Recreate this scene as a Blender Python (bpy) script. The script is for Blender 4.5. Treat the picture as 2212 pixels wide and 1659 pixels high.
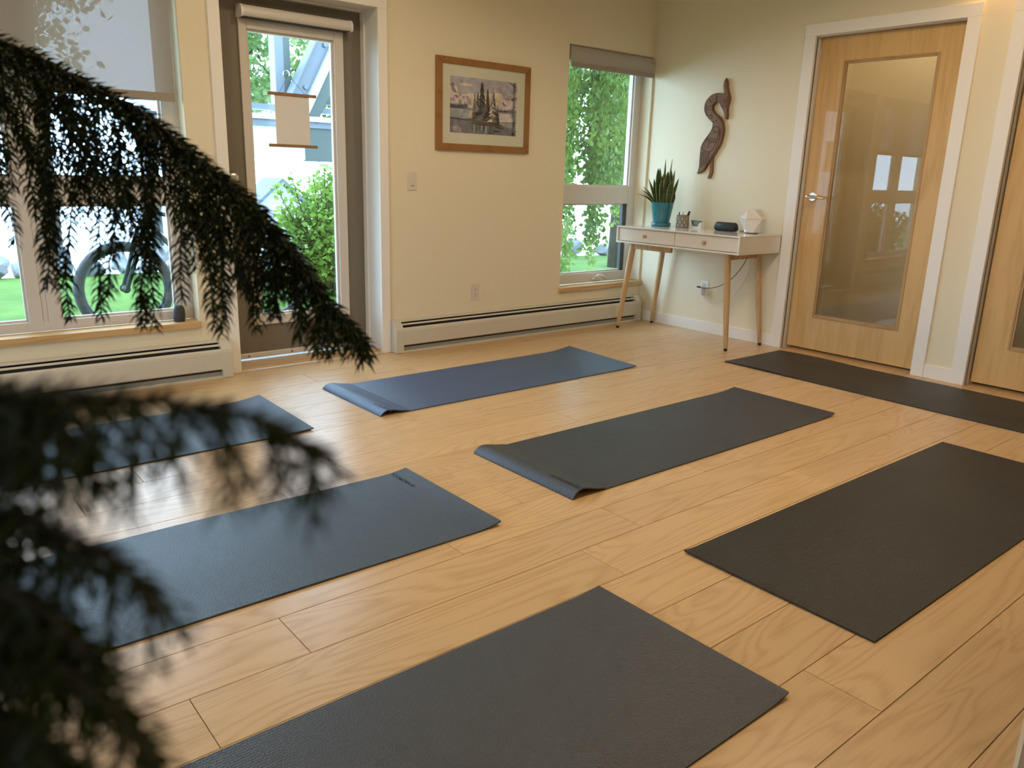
import bpy, bmesh, math, random
from mathutils import Vector, Matrix
PI = math.pi
rnd = random.Random(7)
scene = bpy.context.scene
for o in list(bpy.data.objects):
    bpy.data.objects.remove(o, do_unlink=True)
C = scene.collection

# ------------------------------------------------------------------ camera
cam_d = bpy.data.cameras.new('camera')
cam = bpy.data.objects.new('camera', cam_d)
C.objects.link(cam)
YAW, PITCH, ROLL, FPX = 0.694589, -0.261254, 0.0285134, 1702.30
fw = Vector((math.cos(PITCH)*math.sin(YAW), math.cos(PITCH)*math.cos(YAW), math.sin(PITCH)))
r0 = Vector((math.cos(YAW), -math.sin(YAW), 0)); u0 = r0.cross(fw)
rt = math.cos(ROLL)*r0 + math.sin(ROLL)*u0
up = -math.sin(ROLL)*r0 + math.cos(ROLL)*u0
m = Matrix((rt, up, -fw)).transposed().to_4x4()
m.translation = Vector((-4.96918, -4.35068, 1.14242))
cam.matrix_world = m
cam_d.sensor_width = 36.0
cam_d.sensor_fit = 'HORIZONTAL'
cam_d.lens = 36.0*FPX/2212.0
cam_d.clip_start = 0.02
cam_d.clip_end = 300
cam_d.dof.use_dof = True
cam_d.dof.focus_distance = 3.0
cam_d.dof.aperture_fstop = 7.6
scene.camera = cam

# ------------------------------------------------------------------ sky, exposure
SKY = 8.0
world = bpy.data.worlds.new('overcast_sky')
scene.world = world
world.use_nodes = True
wn = world.node_tree.nodes; wl = world.node_tree.links
bg = wn['Background']
bg.inputs['Strength'].default_value = SKY
bg.inputs['Color'].default_value = (0.50, 0.75, 1.0, 1)
vs = scene.view_settings
vs.view_transform = 'Standard'
vs.look = 'None'
vs.exposure = 0.60
vs.gamma = 1.0
vs.use_curve_mapping = False
LAMP = 20.5            # watts of each recessed ceiling lamp
LAMP_COL = (1.0, 0.79, 0.54)

# ------------------------------------------------------------------ materials
def new_mat(name):
    mt = bpy.data.materials.new(name); mt.use_nodes = True
    nt = mt.node_tree
    return mt, nt, nt.nodes['Principled BSDF']
def L_(nt, a, b): nt.links.new(a, b)
def pmat(name, col, rough=0.5, spec=0.5, metal=0.0, var=0.0, vscale=8.0, bump=0.0, bscale=200.0, coat=0.0, trans=0.0, sheen=0.0):
    mt, nt, b = new_mat(name)
    b.inputs['Base Color'].default_value = (*col, 1)
    b.inputs['Roughness'].default_value = rough
    b.inputs['Specular IOR Level'].default_value = spec
    b.inputs['Metallic'].default_value = metal
    b.inputs['Coat Weight'].default_value = coat
    b.inputs['Transmission Weight'].default_value = trans
    b.inputs['Sheen Weight'].default_value = sheen
    tc = nt.nodes.new('ShaderNodeTexCoord')
    if var:
        n = nt.nodes.new('ShaderNodeTexNoise'); n.inputs['Scale'].default_value = vscale; n.inputs['Detail'].default_value = 5
        L_(nt, tc.outputs['Object'], n.inputs['Vector'])
        r = nt.nodes.new('ShaderNodeValToRGB')
        r.color_ramp.elements[0].position = 0.3; r.color_ramp.elements[1].position = 0.7
        r.color_ramp.elements[0].color = (*[c*(1-var) for c in col], 1)
        r.color_ramp.elements[1].color = (*[min(1, c*(1+var)) for c in col], 1)
        L_(nt, n.outputs['Fac'], r.inputs['Fac']); L_(nt, r.outputs['Color'], b.inputs['Base Color'])
    if bump:
        n2 = nt.nodes.new('ShaderNodeTexNoise'); n2.inputs['Scale'].default_value = bscale; n2.inputs['Detail'].default_value = 3
        L_(nt, tc.outputs['Object'], n2.inputs['Vector'])
        bp = nt.nodes.new('ShaderNodeBump'); bp.inputs['Strength'].default_value = bump; bp.inputs['Distance'].default_value = 0.002
        L_(nt, n2.outputs['Fac'], bp.inputs['Height']); L_(nt, bp.outputs['Normal'], b.inputs['Normal'])
    return mt
def wood(name, light, dark, stretch=(1.2, 9, 9), fine=(4, 120, 120), rough=0.4, spec=0.5, rings=5.0, perobj=True, vary=0.12, amount=0.75, coat=0.0, detail=2.5, finew=1.0, low=0.30):
    mt, nt, b = new_mat(name)
    N = nt.nodes.new
    tc = N('ShaderNodeTexCoord'); oi = N('ShaderNodeObjectInfo')
    off = N('ShaderNodeVectorMath'); off.operation = 'SCALE'
    off.inputs[0].default_value = (31.7, 17.3, 11.1) if perobj else (0, 0, 0)
    L_(nt, oi.outputs['Random'], off.inputs['Scale'])
    add = N('ShaderNodeVectorMath'); add.operation = 'ADD'
    L_(nt, tc.outputs['Object'], add.inputs[0]); L_(nt, off.outputs['Vector'], add.inputs[1])
    m1 = N('ShaderNodeMapping'); m1.inputs['Scale'].default_value = stretch
    L_(nt, add.outputs['Vector'], m1.inputs['Vector'])
    n1 = N('ShaderNodeTexNoise'); n1.inputs['Scale'].default_value = 1.0; n1.inputs['Detail'].default_value = detail; n1.inputs['Distortion'].default_value = 0.5
    L_(nt, m1.outputs['Vector'], n1.inputs['Vector'])
    mu = N('ShaderNodeMath'); mu.operation = 'MULTIPLY'; mu.inputs[1].default_value = rings
    L_(nt, n1.outputs['Fac'], mu.inputs[0])
    pp = N('ShaderNodeMath'); pp.operation = 'PINGPONG'; pp.inputs[1].default_value = 0.5
    L_(nt, mu.outputs[0], pp.inputs[0])
    m2 = N('ShaderNodeMapping'); m2.inputs['Scale'].default_value = fine
    L_(nt, add.outputs['Vector'], m2.inputs['Vector'])
    n2 = N('ShaderNodeTexNoise'); n2.inputs['Scale'].default_value = 1.0; n2.inputs['Detail'].default_value = 4
    L_(nt, m2.outputs['Vector'], n2.inputs['Vector'])
    mx = N('ShaderNodeMath'); mx.operation = 'MULTIPLY_ADD'; mx.inputs[1].default_value = finew
    L_(nt, n2.outputs['Fac'], mx.inputs[0]); L_(nt, pp.outputs[0], mx.inputs[2])
    rp = N('ShaderNodeValToRGB')
    rp.color_ramp.elements[0].position = low; rp.color_ramp.elements[0].color = (*dark, 1)
    rp.color_ramp.elements[1].position = low+amount*0.62; rp.color_ramp.elements[1].color = (*light, 1)
    L_(nt, mx.outputs[0], rp.inputs['Fac'])
    hs = N('ShaderNodeHueSaturation')
    mr = N('ShaderNodeMapRange'); mr.inputs['To Min'].default_value = 1-vary; mr.inputs['To Max'].default_value = 1+vary*0.6
    L_(nt, oi.outputs['Random'], mr.inputs['Value']); L_(nt, mr.outputs['Result'], hs.inputs['Value'])
    L_(nt, rp.outputs['Color'], hs.inputs['Color']); L_(nt, hs.outputs['Color'], b.inputs['Base Color'])
    b.inputs['Roughness'].default_value = rough; b.inputs['Specular IOR Level'].default_value = spec
    b.inputs['Coat Weight'].default_value = coat
    bp = N('ShaderNodeBump'); bp.inputs['Strength'].default_value = 0.08; bp.inputs['Distance'].default_value = 0.001
    L_(nt, n2.outputs['Fac'], bp.inputs['Height']); L_(nt, bp.outputs['Normal'], b.inputs['Normal'])
    return mt
def glass_mat(name, tint=(1, 1, 1), refl=1.0):
    mt = bpy.data.materials.new(name); mt.use_nodes = True
    nt = mt.node_tree; nt.nodes.clear(); N = nt.nodes.new
    out = N('ShaderNodeOutputMaterial'); tr = N('ShaderNodeBsdfTransparent'); gl = N('ShaderNodeBsdfGlossy'); mx = N('ShaderNodeMixShader'); fr = N('ShaderNodeLayerWeight')
    tr.inputs['Color'].default_value = (*tint, 1); gl.inputs['Roughness'].default_value = 0.0
    # Schlick reflectance from the facing angle, the same on both faces of the pane
    fr.inputs['Blend'].default_value = 0.5
    pw = N('ShaderNodeMath'); pw.operation = 'POWER'; pw.inputs[1].default_value = 5.0
    L_(nt, fr.outputs['Facing'], pw.inputs[0])
    mu = N('ShaderNodeMath'); mu.operation = 'MULTIPLY_ADD'; mu.inputs[1].default_value = 0.9*refl; mu.inputs[2].default_value = 0.035*refl
    L_(nt, pw.outputs[0], mu.inputs[0]); L_(nt, mu.outputs[0], mx.inputs['Fac'])
    L_(nt, tr.outputs[0], mx.inputs[1]); L_(nt, gl.outputs[0], mx.inputs[2]); L_(nt, mx.outputs[0], out.inputs['Surface'])
    return mt
def screen_fabric(name, col, opening, transl):
    # woven roller-shade cloth: part of the light passes straight through the open weave
    mt = bpy.data.materials.new(name); mt.use_nodes = True
    nt = mt.node_tree; nt.nodes.clear(); N = nt.nodes.new
    out = N('ShaderNodeOutputMaterial'); tr = N('ShaderNodeBsdfTransparent'); df = N('ShaderNodeBsdfDiffuse'); tl = N('ShaderNodeBsdfTranslucent')
    m1 = N('ShaderNodeMixShader'); m2 = N('ShaderNodeMixShader')
    df.inputs['Color'].default_value = (*col, 1); tl.inputs['Color'].default_value = (*col, 1)
    m1.inputs['Fac'].default_value = transl; m2.inputs['Fac'].default_value = opening
    L_(nt, df.outputs[0], m1.inputs[1]); L_(nt, tl.outputs[0], m1.inputs[2])
    L_(nt, m1.outputs[0], m2.inputs[1]); L_(nt, tr.outputs[0], m2.inputs[2]); L_(nt, m2.outputs[0], out.inputs['Surface'])
    return mt
def leaf_mat(name, c1, c2, transl=0.4, rough=0.45, scale=3.0, spec=0.3):
    mt = bpy.data.materials.new(name); mt.use_nodes = True
    nt = mt.node_tree; N = nt.nodes.new
    b = nt.nodes['Principled BSDF']; out = nt.nodes['Material Output']
    tc = N('ShaderNodeTexCoord'); n = N('ShaderNodeTexNoise'); n.inputs['Scale'].default_value = scale; n.inputs['Detail'].default_value = 6
    L_(nt, tc.outputs['Object'], n.inputs['Vector'])
    r = N('ShaderNodeValToRGB'); r.color_ramp.elements[0].position = 0.35; r.color_ramp.elements[1].position = 0.65
    r.color_ramp.elements[0].color = (*c1, 1); r.color_ramp.elements[1].color = (*c2, 1)
    L_(nt, n.outputs['Fac'], r.inputs['Fac']); L_(nt, r.outputs['Color'], b.inputs['Base Color'])
    b.inputs['Roughness'].default_value = rough; b.inputs['Specular IOR Level'].default_value = spec
    if transl:
        tl = N('ShaderNodeBsdfTranslucent'); L_(nt, r.outputs['Color'], tl.inputs['Color'])
        mx = N('ShaderNodeMixShader'); mx.inputs['Fac'].default_value = transl
        L_(nt, b.outputs[0], mx.inputs[1]); L_(nt, tl.outputs[0], mx.inputs[2]); L_(nt, mx.outputs[0], out.inputs['Surface'])
    return mt
def mat_rubber(name, col, spec=0.75):
    mt, nt, b = new_mat(name); N = nt.nodes.new
    b.inputs['Base Color'].default_value = (*col, 1); b.inputs['Roughness'].default_value = 0.42; b.inputs['Specular IOR Level'].default_value = spec
    tc = N('ShaderNodeTexCoord')
    mp = N('ShaderNodeMapping'); mp.inputs['Scale'].default_value = (260, 130, 1)
    L_(nt, tc.outputs['Object'], mp.inputs['Vector'])
    v = N('ShaderNodeTexVoronoi'); v.inputs['Scale'].default_value = 1.0; v.inputs['Randomness'].default_value = 0.35
    L_(nt, mp.outputs['Vector'], v.inputs['Vector'])
    bp = N('ShaderNodeBump'); bp.inputs['Strength'].default_value = 0.9; bp.inputs['Distance'].default_value = 0.0018; bp.invert = True
    L_(nt, v.outputs['Distance'], bp.inputs['Height']); L_(nt, bp.outputs['Normal'], b.inputs['Normal'])
    n = N('ShaderNodeTexNoise'); n.inputs['Scale'].default_value = 3.0; n.inputs['Detail'].default_value = 5
    L_(nt, tc.outputs['Object'], n.inputs['Vector'])
    mr = N('ShaderNodeMapRange'); mr.inputs['To Min'].default_value = 0.36; mr.inputs['To Max'].default_value = 0.50
    L_(nt, n.outputs['Fac'], mr.inputs['Value']); L_(nt, mr.outputs['Result'], b.inputs['Roughness'])
    return mt

M = {}
M['wall'] = pmat('wall_paint', (0.80, 0.71, 0.52), 0.65, 0.3, bump=0.05, bscale=350)
M['ceiling'] = pmat('ceiling_paint', (0.86, 0.83, 0.76), 0.8, 0.2)
M['trim'] = pmat('white_trim_paint', (0.87, 0.83, 0.775), 0.38, 0.5)
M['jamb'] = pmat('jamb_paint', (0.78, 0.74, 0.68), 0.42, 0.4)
M['vinyl'] = pmat('white_vinyl', (0.66, 0.615, 0.56), 0.35, 0.5)
M['darktrack'] = pmat('dark_screen_track', (0.06, 0.065, 0.07), 0.5)
M['oakfloor'] = wood('oak_floor_plank', (0.66, 0.425, 0.208), (0.52, 0.315, 0.138), stretch=(1.0, 6.5, 1), fine=(6, 150, 1), rough=0.3, spec=0.6, rings=13.0, vary=0.07, amount=0.78, detail=1.0, finew=0.75, low=0.22)
M['seam'] = pmat('floor_joint', (0.13, 0.075, 0.035), 0.8)
M['maple'] = wood('maple_veneer', (0.68, 0.435, 0.175), (0.56, 0.335, 0.12), stretch=(6, 6, 0.9), fine=(60, 60, 3), rough=0.33, rings=4.0, vary=0.03, amount=0.9, coat=0.25)
M['maplebead'] = wood('maple_bead', (0.46, 0.29, 0.125), (0.36, 0.215, 0.085), stretch=(6, 6, 0.9), fine=(60, 60, 3), rough=0.35, rings=3.0, vary=0.0)
M['sillwood'] = wood('sill_fir', (0.62, 0.40, 0.19), (0.47, 0.28, 0.115), stretch=(1.2, 14, 14), fine=(4, 90, 90), rough=0.35, rings=4.0, vary=0.04)
M['framewood'] = wood('picture_frame_oak', (0.31, 0.145, 0.040), (0.215, 0.092, 0.024), stretch=(3, 3, 3), fine=(40, 40, 40), rough=0.4, rings=3.0, vary=0.03)
M['legwood'] = wood('desk_leg_wood', (0.56, 0.36, 0.175), (0.42, 0.25, 0.105), stretch=(12, 12, 2), fine=(90, 90, 6), rough=0.42, rings=4.0, vary=0.06)
M['carved'] = wood('carved_cedar', (0.195, 0.100, 0.045), (0.120, 0.058, 0.024), stretch=(5, 9, 2), fine=(60, 60, 8), rough=0.62, spec=0.25, rings=3.0, vary=0.0)
M['groove'] = pmat('carved_groove', (0.028, 0.013, 0.006), 0.6)
M['scrollwood'] = pmat('scroll_dowel', (0.30, 0.16, 0.07), 0.5, var=0.15, vscale=60)
M['scrollpaper'] = pmat('scroll_paper', (0.78, 0.75, 0.72), 0.85, 0.1)
M['doorpaint'] = pmat('taupe_door_paint', (0.185, 0.158, 0.118), 0.45, 0.4)
M['alu'] = pmat('aluminium', (0.78, 0.77, 0.75), 0.35, 0.5, metal=0.55)
M['chrome'] = pmat('satin_nickel', (0.70, 0.67, 0.62), 0.22, 0.5, metal=1.0)
M['screw'] = pmat('screw_steel', (0.20, 0.19, 0.18), 0.4, 0.5, metal=0.7)
M['heater'] = pmat('heater_enamel', (0.62, 0.58, 0.485), 0.4, 0.5)
M['heatdark'] = pmat('heater_slot', (0.018, 0.018, 0.016), 0.6)
M['heatgrey'] = pmat('heater_lower_grey', (0.30, 0.30, 0.27), 0.5, metal=0.3)
M['plate'] = pmat('switch_plate', (0.70, 0.63, 0.54), 0.35)
M['plateslot'] = pmat('plate_slot', (0.05, 0.045, 0.04), 0.6)
M['blind'] = screen_fabric('roller_screen_fabric', (0.44, 0.41, 0.37), 0.16, 0.20)
M['blind2'] = screen_fabric('folded_shade_fabric', (0.50, 0.46, 0.40), 0.0, 0.12)
M['hem'] = pmat('shade_hem', (0.34, 0.29, 0.235), 0.8, 0.1)
M['glass'] = glass_mat('window_glass')
M['mirror'] = glass_mat('door_glass', (0.93, 0.92, 0.88), 1.25)
M['carpet'] = pmat('hall_carpet', (0.10, 0.095, 0.09), 0.95, 0.1, var=0.15, vscale=60)
M['mat_blue'] = mat_rubber('rubber_mat_indigo', (0.028, 0.068, 0.155), 0.9)
M['mat_slate'] = mat_rubber('rubber_mat_slate', (0.020, 0.036, 0.056), 0.85)
M['mat_grey'] = mat_rubber('rubber_mat_charcoal', (0.026, 0.031, 0.040), 0.75)
M['mat_black'] = mat_rubber('rubber_mat_black', (0.014, 0.0133, 0.0115), 0.52)
M['ink'] = pmat('logo_ink', (0.008, 0.008, 0.009), 0.6)
M['deskwhite'] = pmat('desk_white_lacquer', (0.80, 0.77, 0.70), 0.13, 0.5, coat=0.3)
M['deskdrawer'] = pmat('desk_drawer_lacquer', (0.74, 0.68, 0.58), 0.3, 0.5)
M['teal'] = pmat('teal_glaze', (0.022, 0.165, 0.21), 0.25, 0.5, var=0.08, vscale=40, coat=0.3)
M['soil'] = pmat('soil', (0.03, 0.022, 0.015), 0.95, var=0.4, vscale=120)
M['cup'] = pmat('taupe_concrete', (0.23, 0.19, 0.145), 0.8, var=0.1, vscale=60)
M['cupdrop'] = pmat('cup_drop_print', (0.46, 0.42, 0.34), 0.7)
M['black'] = pmat('black_plastic', (0.012, 0.012, 0.013), 0.4)
M['speaker'] = pmat('speaker_mesh', (0.013, 0.014, 0.016), 0.5, bump=0.3, bscale=900)
M['whiteplastic'] = pmat('white_plastic', (0.78, 0.77, 0.74), 0.35)
M['print'] = pmat('pale_print', (0.72, 0.76, 0.74), 0.6)
M['tealcard'] = pmat('teal_card', (0.045, 0.15, 0.14), 0.5)
M['ceramic'] = pmat('white_ceramic', (0.80, 0.75, 0.68), 0.45)
M['led'] = None
M['stone'] = pmat('dark_stone', (0.045, 0.047, 0.05), 0.75, var=0.3, vscale=60, bump=0.3)
M['darkpot'] = pmat('dark_planter', (0.05, 0.05, 0.05), 0.5)
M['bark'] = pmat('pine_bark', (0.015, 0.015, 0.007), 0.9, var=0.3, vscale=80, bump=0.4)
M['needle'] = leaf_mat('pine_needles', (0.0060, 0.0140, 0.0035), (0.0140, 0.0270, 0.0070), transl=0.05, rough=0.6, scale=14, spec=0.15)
M['barktree'] = pmat('tree_bark', (0.055, 0.040, 0.027), 0.9, var=0.3, vscale=12)
M['leaf_tree'] = leaf_mat('tree_leaves', (0.060, 0.120, 0.028), (0.185, 0.265, 0.085), 0.45, scale=1.5)
M['leaf_birch'] = leaf_mat('birch_leaves', (0.060, 0.120, 0.020), (0.190, 0.275, 0.055), 0.45, scale=1.8)
M['leaf_bush'] = leaf_mat('bush_leaves', (0.085, 0.175, 0.020), (0.240, 0.370, 0.070), 0.5, scale=3)
M['leaf_hedge'] = leaf_mat('hedge_leaves', (0.03, 0.065, 0.022), (0.07, 0.12, 0.045), 0.4, scale=3)
M['flower'] = pmat('white_flower', (0.85, 0.83, 0.80), 0.7)
M['lawn'] = pmat('lawn_grass', (0.060, 0.112, 0.019), 0.9, 0.1, var=0.28, vscale=2.2, bump=1.0, bscale=60)
M['gravel'] = pmat('pale_gravel', (0.78, 0.77, 0.76), 0.95, 0.1, var=0.05, vscale=3)
M['rock'] = pmat('boulder_rock', (0.15, 0.155, 0.16), 0.9, 0.2, var=0.25, vscale=3, bump=0.6, bscale=20)
M['rock_tan'] = pmat('tan_boulder', (0.17, 0.14, 0.115), 0.9, 0.2, var=0.25, vscale=3, bump=0.6, bscale=20)
M['steel_lt'] = pmat('galvanised_steel', (0.115, 0.13, 0.15), 0.45, 0.5, metal=0.2, var=0.08, vscale=2)
M['steel_dk'] = pmat('grey_painted_steel', (0.045, 0.058, 0.052), 0.5)
M['fascia'] = pmat('pale_fascia', (0.34, 0.35, 0.36), 0.5)
M['shedwhite'] = pmat('shed_white', (0.36, 0.37, 0.38), 0.7)
M['shedroof'] = pmat('shed_roof_grey', (0.09, 0.11, 0.13), 0.7)
M['tyre'] = pmat('bike_tyre', (0.062, 0.068, 0.078), 0.75, bump=0.6, bscale=80)
M['bikeframe'] = pmat('bike_frame_paint', (0.045, 0.062, 0.08), 0.3, coat=0.4)
M['paving'] = pmat('outside_paving', (0.2, 0.195, 0.185), 0.9, var=0.1, vscale=5)
M['sander'] = None
def sans_mat():
    mt, nt, b = new_mat('snake_plant_leaf'); N = nt.nodes.new
    at = N('ShaderNodeAttribute'); at.attribute_name = 'edge'
    tc = N('ShaderNodeTexCoord'); n = N('ShaderNodeTexNoise'); n.inputs['Scale'].default_value = 30; n.inputs['Detail'].default_value = 4
    mp = N('ShaderNodeMapping'); mp.inputs['Scale'].default_value = (0.4, 0.4, 2.5); L_(nt, tc.outputs['Object'], mp.inputs['Vector']); L_(nt, mp.outputs['Vector'], n.inputs['Vector'])
    r = N('ShaderNodeValToRGB'); r.color_ramp.elements[0].position = 0.38; r.color_ramp.elements[1].position = 0.62
    r.color_ramp.elements[0].color = (0.012, 0.032, 0.010, 1); r.color_ramp.elements[1].color = (0.04, 0.085, 0.028, 1)
    L_(nt, n.outputs['Fac'], r.inputs['Fac'])
    mx = N('ShaderNodeMix'); mx.data_type = 'RGBA'; mx.inputs['B'].default_value = (0.40, 0.38, 0.12, 1)
    L_(nt, at.outputs['Fac'], mx.inputs['Factor']); L_(nt, r.outputs['Color'], mx.inputs['A'])
    L_(nt, mx.outputs['Result'], b.inputs['Base Color'])
    b.inputs['Roughness'].default_value = 0.35
    return mt
M['sans'] = sans_mat()
def emit_mat(name, col, s):
    mt = bpy.data.materials.new(name); mt.use_nodes = True
    nt = mt.node_tree; nt.nodes.clear()
    e = nt.nodes.new('ShaderNodeEmission'); o = nt.nodes.new('ShaderNodeOutputMaterial')
    e.inputs['Color'].default_value = (*col, 1); e.inputs['Strength'].default_value = s
    L_(nt, e.outputs[0], o.inputs['Surface'])
    return mt
M['led'] = emit_mat('indicator_led', (0.9, 1.0, 0.8), 3.0)
M['lamplens'] = emit_mat('lamp_lens', LAMP_COL, 12.0)

# ------------------------------------------------------------------ mesh helpers
class MB:
    def __init__(s): s.v = []; s.f = []; s.mi = []; s.cur = 0
    def add(s, vs, fs):
        b = len(s.v); s.v += [tuple(q) for q in vs]
        for f in fs: s.f.append(tuple(b+i for i in f)); s.mi.append(s.cur)
    def box(s, x0, x1, y0, y1, z0, z1):
        x0, x1 = min(x0, x1), max(x0, x1); y0, y1 = min(y0, y1), max(y0, y1); z0, z1 = min(z0, z1), max(z0, z1)
        s.add([(x0,y0,z0),(x1,y0,z0),(x1,y1,z0),(x0,y1,z0),(x0,y0,z1),(x1,y0,z1),(x1,y1,z1),(x0,y1,z1)],
              [(0,3,2,1),(4,5,6,7),(0,1,5,4),(1,2,6,5),(2,3,7,6),(3,0,4,7)])
        return s
    def tube(s, pts, rad, n=10, caps=True):
        pts = [Vector(q) for q in pts]
        if not hasattr(rad, '__len__'): rad = [rad]*len(pts)
        rings = []; prev = None
        for i, q in enumerate(pts):
            t = (pts[min(i+1, len(pts)-1)]-pts[max(i-1, 0)])
            if t.length < 1e-9: t = Vector((0,0,1))
            t.normalize()
            if prev is None:
                a = Vector((0,0,1)) if abs(t.z) < 0.9 else Vector((1,0,0))
                nrm = t.cross(a).normalized()
            else:
                nrm = (prev - t*prev.dot(t))
                nrm = nrm.normalized() if nrm.length > 1e-6 else t.orthogonal().normalized()
            prev = nrm; bn = t.cross(nrm)
            rings.append([q + rad[i]*(math.cos(2*PI*k/n)*nrm + math.sin(2*PI*k/n)*bn) for k in range(n)])
        vs = [v for r in rings for v in r]; fs = []
        for i in range(len(pts)-1):
            for k in range(n):
                a = i*n+k; b = i*n+(k+1) % n
                fs.append((a, b, b+n, a+n))
        if caps:
            fs.append(tuple(reversed(range(n)))); fs.append(tuple(range((len(pts)-1)*n, len(pts)*n)))
        s.add(vs, fs); return s
    def lathe(s, prof, c=(0,0,0), n=32, close=False):
        vs = []; fs = []
        for (r, z) in prof:
            for k in range(n):
                a = 2*PI*k/n; vs.append((c[0]+r*math.cos(a), c[1]+r*math.sin(a), c[2]+z))
        for i in range(len(prof)-1):
            for k in range(n):
                a = i*n+k; b = i*n+(k+1) % n
                fs.append((a, b, b+n, a+n))
        if prof[0][0] > 1e-6: fs.append(tuple(reversed(range(n))))
        if prof[-1][0] > 1e-6: fs.append(tuple(range((len(prof)-1)*n, len(prof)*n)))
        s.add(vs, fs); return s
    def prism(s, poly, fn, d0, d1):
        # poly of 2D points, fn(a, b, d) -> 3D ; extruded from d0 to d1
        n = len(poly)
        vs = [fn(a, b, d0) for a, b in poly] + [fn(a, b, d1) for a, b in poly]
        fs = [tuple(reversed(range(n))), tuple(range(n, 2*n))]
        for k in range(n): fs.append((k, (k+1) % n, n+(k+1) % n, n+k))
        s.add(vs, fs); return s
    def poly(s, pts): s.add(pts, [tuple(range(len(pts)))]); return s
    def build(s, name, mat, parent=None, smooth=False, bevel=0, seg=2, fix=True, origin=None):
        me = bpy.data.meshes.new(name)
        vs = s.v
        if origin is not None: vs = [(a-origin[0], b-origin[1], c-origin[2]) for a, b, c in vs]
        me.from_pydata(vs, [], s.f)
        mats = mat if isinstance(mat, (list, tuple)) else [mat]
        for q in mats: me.materials.append(q)
        if len(mats) > 1: me.polygons.foreach_set('material_index', s.mi)
        if fix:
            bm = bmesh.new(); bm.from_mesh(me); bmesh.ops.recalc_face_normals(bm, faces=bm.faces); bm.to_mesh(me); bm.free()
        if smooth: me.polygons.foreach_set('use_smooth', [True]*len(me.polygons))
        me.update()
        o = bpy.data.objects.new(name, me); C.objects.link(o)
        if origin is not None: o.location = origin
        if bevel:
            md = o.modifiers.new('bevel', 'BEVEL'); md.width = bevel; md.segments = seg; md.limit_method = 'ANGLE'; md.angle_limit = 0.6; md.harden_normals = False
        if smooth and bevel == 0 and smooth != 'full':
            pass
        if parent is not None: put(o, parent)
        return o
def put(o, parent):
    o.parent = parent
    w = Matrix.Identity(4); q = parent
    while q is not None:
        w = Matrix.LocRotScale(q.location, q.rotation_euler, q.scale) @ w if q.parent is None else (q.matrix_parent_inverse @ Matrix.LocRotScale(q.location, q.rotation_euler, q.scale)) @ w
        q = q.parent
    o.matrix_parent_inverse = w.inverted()
def tag(o, label=None, cat=None, group=None, kind=None):
    if label: o['label'] = label
    if cat: o['category'] = cat
    if group: o['group'] = group
    if kind: o['kind'] = kind
    return o
def thing(name, loc, label=None, cat=None, group=None, kind=None):
    e = bpy.data.objects.new(name, None); C.objects.link(e); e.location = loc; e.empty_display_size = 0.05
    return tag(e, label, cat, group, kind)
def box(name, mat, parent, *b, bevel=0, **k): return MB().box(*b).build(name, mat, parent, bevel=bevel, **k)
def autosmooth(o, deg=40):
    me = o.data
    me.polygons.foreach_set('use_smooth', [True]*len(me.polygons))
    bm = bmesh.new(); bm.from_mesh(me)
    for e in bm.edges:
        if len(e.link_faces) == 2 and e.calc_face_angle(0) > math.radians(deg): e.smooth = False
    bm.to_mesh(me); bm.free()
    return o
def text_mesh(body, size, extrude=0.0002):
    cu = bpy.data.curves.new('lettering', 'FONT'); cu.body = body; cu.size = size; cu.extrude = extrude; cu.resolution_u = 2
    cu.align_x = 'LEFT'
    ob = bpy.data.objects.new('lettering', cu); C.objects.link(ob)
    bpy.context.view_layer.update()
    dg = bpy.context.evaluated_depsgraph_get()
    me = bpy.data.meshes.new_from_object(ob.evaluated_get(dg))
    bpy.data.objects.remove(ob, do_unlink=True)
    return me
def holes(mb, fn, a0, a1, z0, z1, d0, d1, ops):
    # wall slab a0..a1 x z0..z1 (thickness d0..d1) with rectangular openings
    xs = sorted({a0, a1, *[o[0] for o in ops], *[o[1] for o in ops]}); zs = sorted({z0, z1, *[o[2] for o in ops], *[o[3] for o in ops]})
    for i in range(len(xs)-1):
        j = 0
        while j < len(zs)-1:
            inside = lambda jj: any(o[0] <= (xs[i]+xs[i+1])/2 <= o[1] and o[2] <= (zs[jj]+zs[jj+1])/2 <= o[3] for o in ops)
            if inside(j): j += 1; continue
            k = j
            while k+1 < len(zs)-1 and not inside(k+1): k += 1
            mb.box(*fn(xs[i], xs[i+1], zs[j], zs[k+1], d0, d1)); j = k+1
    return mb

def catmull(P, k=10):
    P = [Vector(q) for q in P]; out = []
    for i in range(len(P)-1):
        p0, p1, p2, p3 = P[max(i-1, 0)], P[i], P[i+1], P[min(i+2, len(P)-1)]
        for j in range(k):
            t = j/k; out.append(0.5*((2*p1)+(-p0+p2)*t+(2*p0-5*p1+4*p2-p3)*t*t+(-p0+3*p1-3*p2+p3)*t**3))
    out.append(P[-1]); return out

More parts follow.
